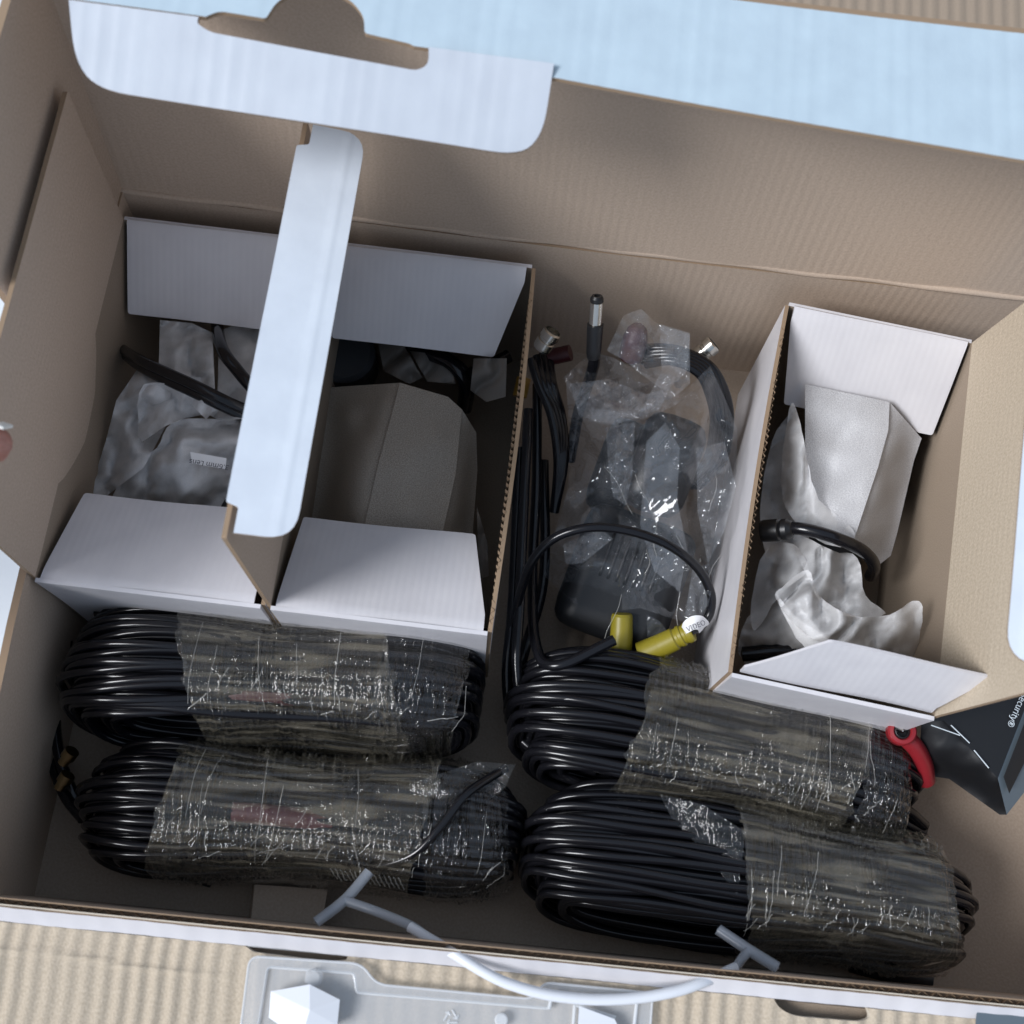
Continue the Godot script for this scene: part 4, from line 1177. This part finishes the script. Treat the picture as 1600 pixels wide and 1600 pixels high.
# ------------------------------------------------------------------ on the front flap
func make_tray() -> void:
	var t := thing("plastic_tray", "clear moulded plastic tray lying on the front flap beneath the strap", "tray", at(700, 1580, 80))
	var y := 86.2
	var f := func(a: Array, h: float) -> PackedVector3Array: 
		var r := PackedVector3Array()
		for q in a: r.append(at(q[0], q[1], h))
		return r
	var o := Vector3(0, y, 0)
	var to2 := func(a: Array) -> Array:
		var r := []
		for q in a:
			var p := at(q[0], q[1], y)
			r.append(Vector2(p.x, p.z))
		return r
	var outline := [[390, 1494], [566, 1506], [587, 1538], [833, 1561], [849, 1535], [1020, 1552], [1012, 1660], [372, 1640]]
	var inner := [[418, 1511], [553, 1521], [557, 1551], [858, 1576], [862, 1550], [996, 1562], [988, 1655], [398, 1636]]
	var po := rounded(to2.call(outline), [3.5, 4, 4, 3, 3, 2, 3, 3])
	var pi := rounded(to2.call(inner), [1.5, 1.2, 1, 1, 1, 1, 1, 1])
	var uo := Vector3(1, 0, 0)
	var vo := Vector3(0, 0, 1)
	panel("rim", t, po, o, uo, vo, 0.4, [M.tray, M.tray, M.tray_rim], Vector2(6, 6), flat, [pi])
	panel("recess", t, pi, o - Vector3(0, 1.3, 0), uo, vo, 0.4, [M.tray, M.tray, M.tray_rim], Vector2(6, 6))
	var b := Buf.new()
	var ring := PackedVector3Array()
	for q in po: ring.append(Vector3(q.x, y + 0.1, q.y))
	tube(b, ring, 0.42, 6, true)
	ring = PackedVector3Array()
	for q in pi: ring.append(Vector3(q.x, y - 0.5, q.y))
	tube(b, ring, 0.48, 6, true)
	put("beads", [b], [M.tray_rim], t)
	# white six-sided block moulded over a peg, and a second framed one at the right
	b = Buf.new()
	var h := pts([[423, 1549, 90.2], [484, 1538, 92.2], [531, 1562, 91.2], [527, 1602, 90.2], [470, 1625, 91.2], [420, 1590, 90.2]])
	var l := pts([[428, 1552, 86.2], [484, 1543, 86.2], [526, 1565, 86.2], [523, 1602, 86.2], [470, 1622, 86.2], [425, 1590, 86.2]])
	var mid := at(484, 1578, 93.2)
	for k in 6:
		var k2 := (k + 1) % 6
		var nn: Vector3 = ((h[k2] - mid).cross(h[k] - mid)).normalized()
		if nn.y < 0: nn = -nn
		var s := b.add(mid, nn); b.add(h[k], nn); b.add(h[k2], nn)
		b.tri(s, s + 1, s + 2)
		var side: Vector3 = ((h[k] + h[k2]) * 0.5 - mid); side.y = 0
		b.quad(h[k], h[k2], l[k2], l[k], side.normalized())
	put("white_block", [b], [M.nylon], t)
	b = Buf.new()
	var w := pts([[905, 1572, 89.2], [960, 1592, 89.2], [985, 1640, 89.2], [900, 1640, 89.2]])
	b.quad(w[0], w[1], w[2], w[3], Vector3.UP)
	put("white_block", [b], [M.nylon], t)
	b = Buf.new()
	for q in [[[898, 1570, 87.19999999999999], [962, 1590, 87.19999999999999]], [[898, 1570, 87.19999999999999], [893, 1640, 87.19999999999999]], [[862, 1556, 87.2], [858, 1577, 87.2]], [[995, 1566, 87.2], [990, 1610, 87.2]]]:
		tube(b, curve(pts(q), 4), 0.6, 6)
	put("frame_rib", [b], [M.tray_rim], t)
	b = Buf.new()
	var peg := at(490, 1528, 86.2)
	lathe(b, peg, Vector3(0, 1, 0), [[0, 0], [3.2, 0], [2.4, 3.0], [0, 3.0]], 6)
	put("peg", [b], [M.tray], t)
	# embossed recycling triangle of three arrows, and a round post
	b = Buf.new()
	for k in 3:
		var a0 := -PI / 2 + TAU * k / 3
		var a1 := a0 + TAU / 3
		var c := Vector2(705, 1590)
		var p0 := c + Vector2(cos(a0), sin(a0)) * 15.0
		var p1 := c + Vector2(cos(a1), sin(a1)) * 15.0
		var q0 := p0.lerp(p1, 0.12)
		var q1 := p0.lerp(p1, 0.74)
		tube(b, curve(pts([[q0.x, q0.y, y - 0.9], [q1.x, q1.y, y - 0.9]]), 3), 0.34, 6)
		var nn := (p1 - p0).orthogonal().normalized() * 4.5
		var back := p0.lerp(p1, 0.58)
		tube(b, curve(pts([[back.x + nn.x, back.y + nn.y, y - 0.9], [q1.x, q1.y, y - 0.9]]), 3), 0.3, 6)
		tube(b, curve(pts([[back.x - nn.x, back.y - nn.y, y - 0.9], [q1.x, q1.y, y - 0.9]]), 3), 0.3, 6)
	put("recycling_mark", [b], [M.tray_rim], t)
	b = Buf.new()
	lathe(b, at(783, 1593, y - 1.2), Vector3.UP, [[0, 0], [2.1, 0], [2.1, 2.6], [1.7, 3.0], [0, 3.0]], 20)
	put("round_post", [b], [M.tray_rim], t)
	# small grey card at the lower right corner of the flap
	var g := thing("grey_card", "small blue-grey card lying on the right end of the front flap", "card", at(1560, 1600, 80))
	var gc := to2.call([[1528, 1571], [1640, 1580], [1640, 1660], [1520, 1650]])
	panel("card_face", g, PackedVector2Array(gc), Vector3(0, 85.6, 0), uo, vo, 0.6, [M.blue_grey, M.blue_grey, M.blue_grey])


# ------------------------------------------------------------------ the hand at the left edge
func make_hand() -> void:
	var tip := at(17, 697, 166)
	var p := thing("person", "bare fingertip of a hand holding the left box lid at the photo's left edge", "person", tip + Vector3(-60, -166, 0))
	var k := tip
	# chains of joints [offset from the index fingertip, radius]
	var chains := [
		[[Vector3(-5, 0, 0), 5.6], [Vector3(-16, 3, 2), 6.6], [Vector3(-42, 8, 8), 7.6], [Vector3(-78, 2, 20), 9.5]],
		[[Vector3(-22, -8, 24), 6.4], [Vector3(-34, 2, 25), 7.2], [Vector3(-56, 8, 27), 8.0], [Vector3(-88, 0, 34), 9.8]],
		[[Vector3(-26, -12, 44), 6.2], [Vector3(-38, -2, 44), 6.9], [Vector3(-62, 4, 45), 7.6], [Vector3(-92, -4, 48), 9.2]],
		[[Vector3(-40, -14, 62), 5.2], [Vector3(-50, -6, 61), 5.8], [Vector3(-70, -1, 60), 6.4], [Vector3(-94, -8, 61), 8.2]],
		[[Vector3(-30, -36, -6), 6.6], [Vector3(-48, -34, -4), 8.0], [Vector3(-78, -24, 6), 9.6], [Vector3(-112, -18, 24), 13.0]],
		[[Vector3(-80, 0, 22), 10.5], [Vector3(-135, -10, 40), 15.0]], [[Vector3(-90, -2, 36), 11.0], [Vector3(-140, -10, 44), 15.0]], [[Vector3(-94, -6, 56), 9.5], [Vector3(-140, -12, 50), 15.0]],
		[[Vector3(-136, -10, 44), 17.0], [Vector3(-165, -14, 46), 19.0], [Vector3(-260, -22, 52), 26.0]],
	]
	var bones := []
	for c in chains:
		for q in c.size() - 1: bones.append([c[q][0] + k, c[q + 1][0] + k, c[q][1], c[q + 1][1]])
	var cell := 2.6
	var lo := k + Vector3(-270, -62, -22)
	var hi := k + Vector3(6, 26, 92)
	var n := Vector3i(((hi - lo) / cell).ceil())
	var field := PackedFloat32Array()
	field.resize(n.x * n.y * n.z)
	field.fill(9.0)
	for bn in bones:
		var a: Vector3 = bn[0]
		var b2: Vector3 = bn[1]
		var ra: float = bn[2]
		var rb: float = bn[3]
		var rm := maxf(ra, rb) + 7.0
		var l0 := Vector3i(((a.min(b2) - Vector3.ONE * rm - lo) / cell).floor()).clamp(Vector3i.ZERO, n - Vector3i.ONE)
		var l1 := Vector3i(((a.max(b2) + Vector3.ONE * rm - lo) / cell).ceil()).clamp(Vector3i.ZERO, n - Vector3i.ONE)
		var ab := b2 - a
		var dd := ab.length_squared()
		for z in range(l0.z, l1.z + 1):
			for y in range(l0.y, l1.y + 1):
				for x in range(l0.x, l1.x + 1):
					var q := lo + Vector3(x, y, z) * cell
					var s := clampf((q - a).dot(ab) / dd, 0.0, 1.0)
					var d := q.distance_to(a + ab * s) - lerpf(ra, rb, s)
					var id := x + n.x * (y + n.y * z)
					var e := field[id]
					var h := maxf(2.4 - absf(d - e), 0.0) / 2.4
					field[id] = minf(d, e) - h * h * 2.4 * 0.25
	var b := Buf.new()
	var vid := {}
	for z in n.z - 1:
		for y in n.y - 1:
			for x in n.x - 1:
				var base := x + n.x * (y + n.y * z)
				var sum := Vector3.ZERO
				var cnt := 0
				var v := []
				var mask := 0
				for c in 8:
					var w := field[base + (c & 1) + n.x * (((c >> 1) & 1) + n.y * ((c >> 2) & 1))]
					v.append(w)
					if w < 0: mask |= 1 << c
				if mask == 0 or mask == 255: continue
				for c in 8:
					for ax in 3:
						if c & (1 << ax): continue
						var c2 := c | (1 << ax)
						if (v[c] < 0) == (v[c2] < 0): continue
						var s: float = v[c] / (v[c] - v[c2])
						var p0 := Vector3(c & 1, (c >> 1) & 1, (c >> 2) & 1)
						var p1 := Vector3(c2 & 1, (c2 >> 1) & 1, (c2 >> 2) & 1)
						sum += p0.lerp(p1, s)
						cnt += 1
				vid[base] = b.add(lo + (Vector3(x, y, z) + sum / cnt) * cell, Vector3.UP)
	var step := [1, n.x, n.x * n.y]
	for id in vid:
		for ax in 3:
			var w0 := field[id]
			var w1 := field[id + step[ax]]
			if (w0 < 0) == (w1 < 0): continue
			var s1: int = step[(ax + 1) % 3]
			var s2: int = step[(ax + 2) % 3]
			if not (vid.has(id - s1) and vid.has(id - s2) and vid.has(id - s1 - s2)): continue
			var q := [vid[id], vid[id - s1], vid[id - s1 - s2], vid[id - s2]]
			if w0 < 0: q.reverse()
			b.i.append_array([q[0], q[1], q[2], q[0], q[2], q[3]])
	b.smooth()
	# the winding above may run either way: normals must point out of the body
	var c0: Vector3 = k + Vector3(-42, 8, 8)
	var votes := 0.0
	for q in b.v.size():
		if b.v[q].distance_to(c0) < 9.0: votes += (b.v[q] - c0).dot(b.n[q])
	if votes < 0:
		for q in b.n.size(): b.n[q] = -b.n[q]
		for q in range(0, b.i.size(), 3):
			var s := b.i[q]; b.i[q] = b.i[q + 1]; b.i[q + 1] = s
	var hand := put("hand", [b], [M.skin], p)
	var nb := Buf.new()
	var nt := Buf.new()
	for f in [[k + Vector3(-8, 3.0, -4.6), Vector3(0.1, 0.45, -1), nb, 4.2], [k + Vector3(-2.6, 2.6, -4.6), Vector3(0.25, 0.5, -1), nt, 1.8]]:
		var nn: Vector3 = f[1].normalized()
		var side := nn.cross(Vector3.RIGHT).normalized()
		var fw := side.cross(nn).normalized()
		var bs := Basis(fw, nn, side)
		rbox(f[2], f[0] + nn * 0.4, Vector3(f[3] * 2.0, 1.2, 7.0), 0.55, bs, 4)
	put("fingernail", [nb, nt], [M.nail, M.nail_tip], hand)


# ------------------------------------------------------------------ ground
func make_ground() -> void:
	var b := Buf.new()
	b.quad(Vector3(-9000, -7, -9000), Vector3(9000, -7, -9000), Vector3(9000, -7, 9000), Vector3(-9000, -7, 9000), Vector3.UP)
	tag(put("ground", [b], [M.tile], self), "pale tiled ground under and around the carton", "ground", "", "structure")
	var s := thing("cardboard_sheet", "flat brown cardboard sheet on the ground behind the carton", "cardboard", Vector3(200, -6, -520))
	panel("board", s, rect(-60, 300, 620, 900), Vector3(0, -1.5, 0), Vector3(1, 0, 0), Vector3(0, 0, -1), 4.0, [M.kraft_grey, M.kraft_grey, M.kraft_edge], Vector2(2, 40), func(u: float, _v: float) -> float: return 0.3 * sin(u * TAU / 7.0))


func _ready() -> void:
	# camera
	var p := deg_to_rad(PITCH)
	var r := deg_to_rad(ROLL)
	cam_f = Vector3(0, -cos(p), -sin(p))
	var u0 := Vector3(0, sin(p), -cos(p))
	cam_r = Vector3.RIGHT * cos(r) + u0 * sin(r)
	cam_u = u0 * cos(r) - Vector3.RIGHT * sin(r)
	var cam := Camera3D.new()
	cam.name = "camera"
	cam.transform = Transform3D(Basis(cam_r, cam_u, -cam_f), Vector3(0, EYE, 0) * S)
	add_child(cam)
	var attr := CameraAttributesPhysical.new()
	attr.frustum_focal_length = 17.5 / (800.0 / LENS)
	attr.frustum_focus_distance = 0.46
	attr.exposure_aperture = 13.0
	attr.frustum_near = 0.01
	attr.frustum_far = 60.0
	cam.attributes = attr
	cam.near = 0.01
	cam.far = 60.0
	cam.fov = rad_to_deg(2.0 * atan(800.0 / LENS))
	cam.current = true
	# sky
	var env := Environment.new()
	env.background_mode = Environment.BG_SKY
	var sky := Sky.new()
	var sm := ProceduralSkyMaterial.new()
	sm.sky_top_color = Color(0.58, 0.64, 0.72)
	sm.sky_horizon_color = Color(0.74, 0.78, 0.84)
	sm.sky_curve = 0.15
	sm.ground_bottom_color = Color(0.42, 0.40, 0.38)
	sm.ground_horizon_color = Color(0.55, 0.56, 0.58)
	sm.sun_angle_max = 50.0
	sm.sun_curve = 0.12
	sky.sky_material = sm
	env.sky = sky
	env.background_energy_multiplier = 0.88
	env.tonemap_mode = Environment.TONE_MAPPER_LINEAR
	env.tonemap_exposure = 1.3
	env.sdfgi_enabled = true
	env.ssao_enabled = true
	env.ssil_enabled = true
	var we := WorldEnvironment.new()
	we.name = "world_environment"
	we.environment = env
	add_child(we)
	# sun behind thin cloud, to the left
	var sun := DirectionalLight3D.new()
	sun.name = "sun"
	sun.light_energy = 0.85
	sun.light_angular_distance = 24.0
	sun.light_color = Color(0.98, 0.985, 1.0)
	sun.shadow_enabled = true
	sun.look_at_from_position(Vector3(-0.85, 0.86, 0.42), Vector3.ZERO)
	add_child(sun)

	make_materials()
	make_ground()
	make_carton()
	small_box("white box at the left with its brown lid upright against the carton's side", Vector3(-162, 0, -238), 0, 79, 144, 85, -1, -2.0, [1.5, 2.5, 4, 3, 41, 24, 2.0], [1.5, 0.5, 1.5, 0.5, 37, 42], 78, 0)
	small_box("middle white box with a long pale tuck flap standing over its left wall", Vector3(-79.5, 0, -238), 0, 76, 144, 85, -1, 1.0, [1.5, 1.5, 3, 9, 42, 24, 2.0], [0.5, 2.0, 0.5, 11, 37, 42], 77, 19.5)
	small_box("white box at the right, turned slightly, with its brown lid open to the right", Vector3(96.5, 0, -235), deg_to_rad(-5.5), 71, 146, 85, 1, 8.0, [2.5, 1.5, 24, -6, 33, -74, 0.0], [2, 1.5, 9, 2, 40, 48], 78, 19.5)
	make_cameras()
	make_coils()
	make_middle()
	make_tray()
	make_hand()
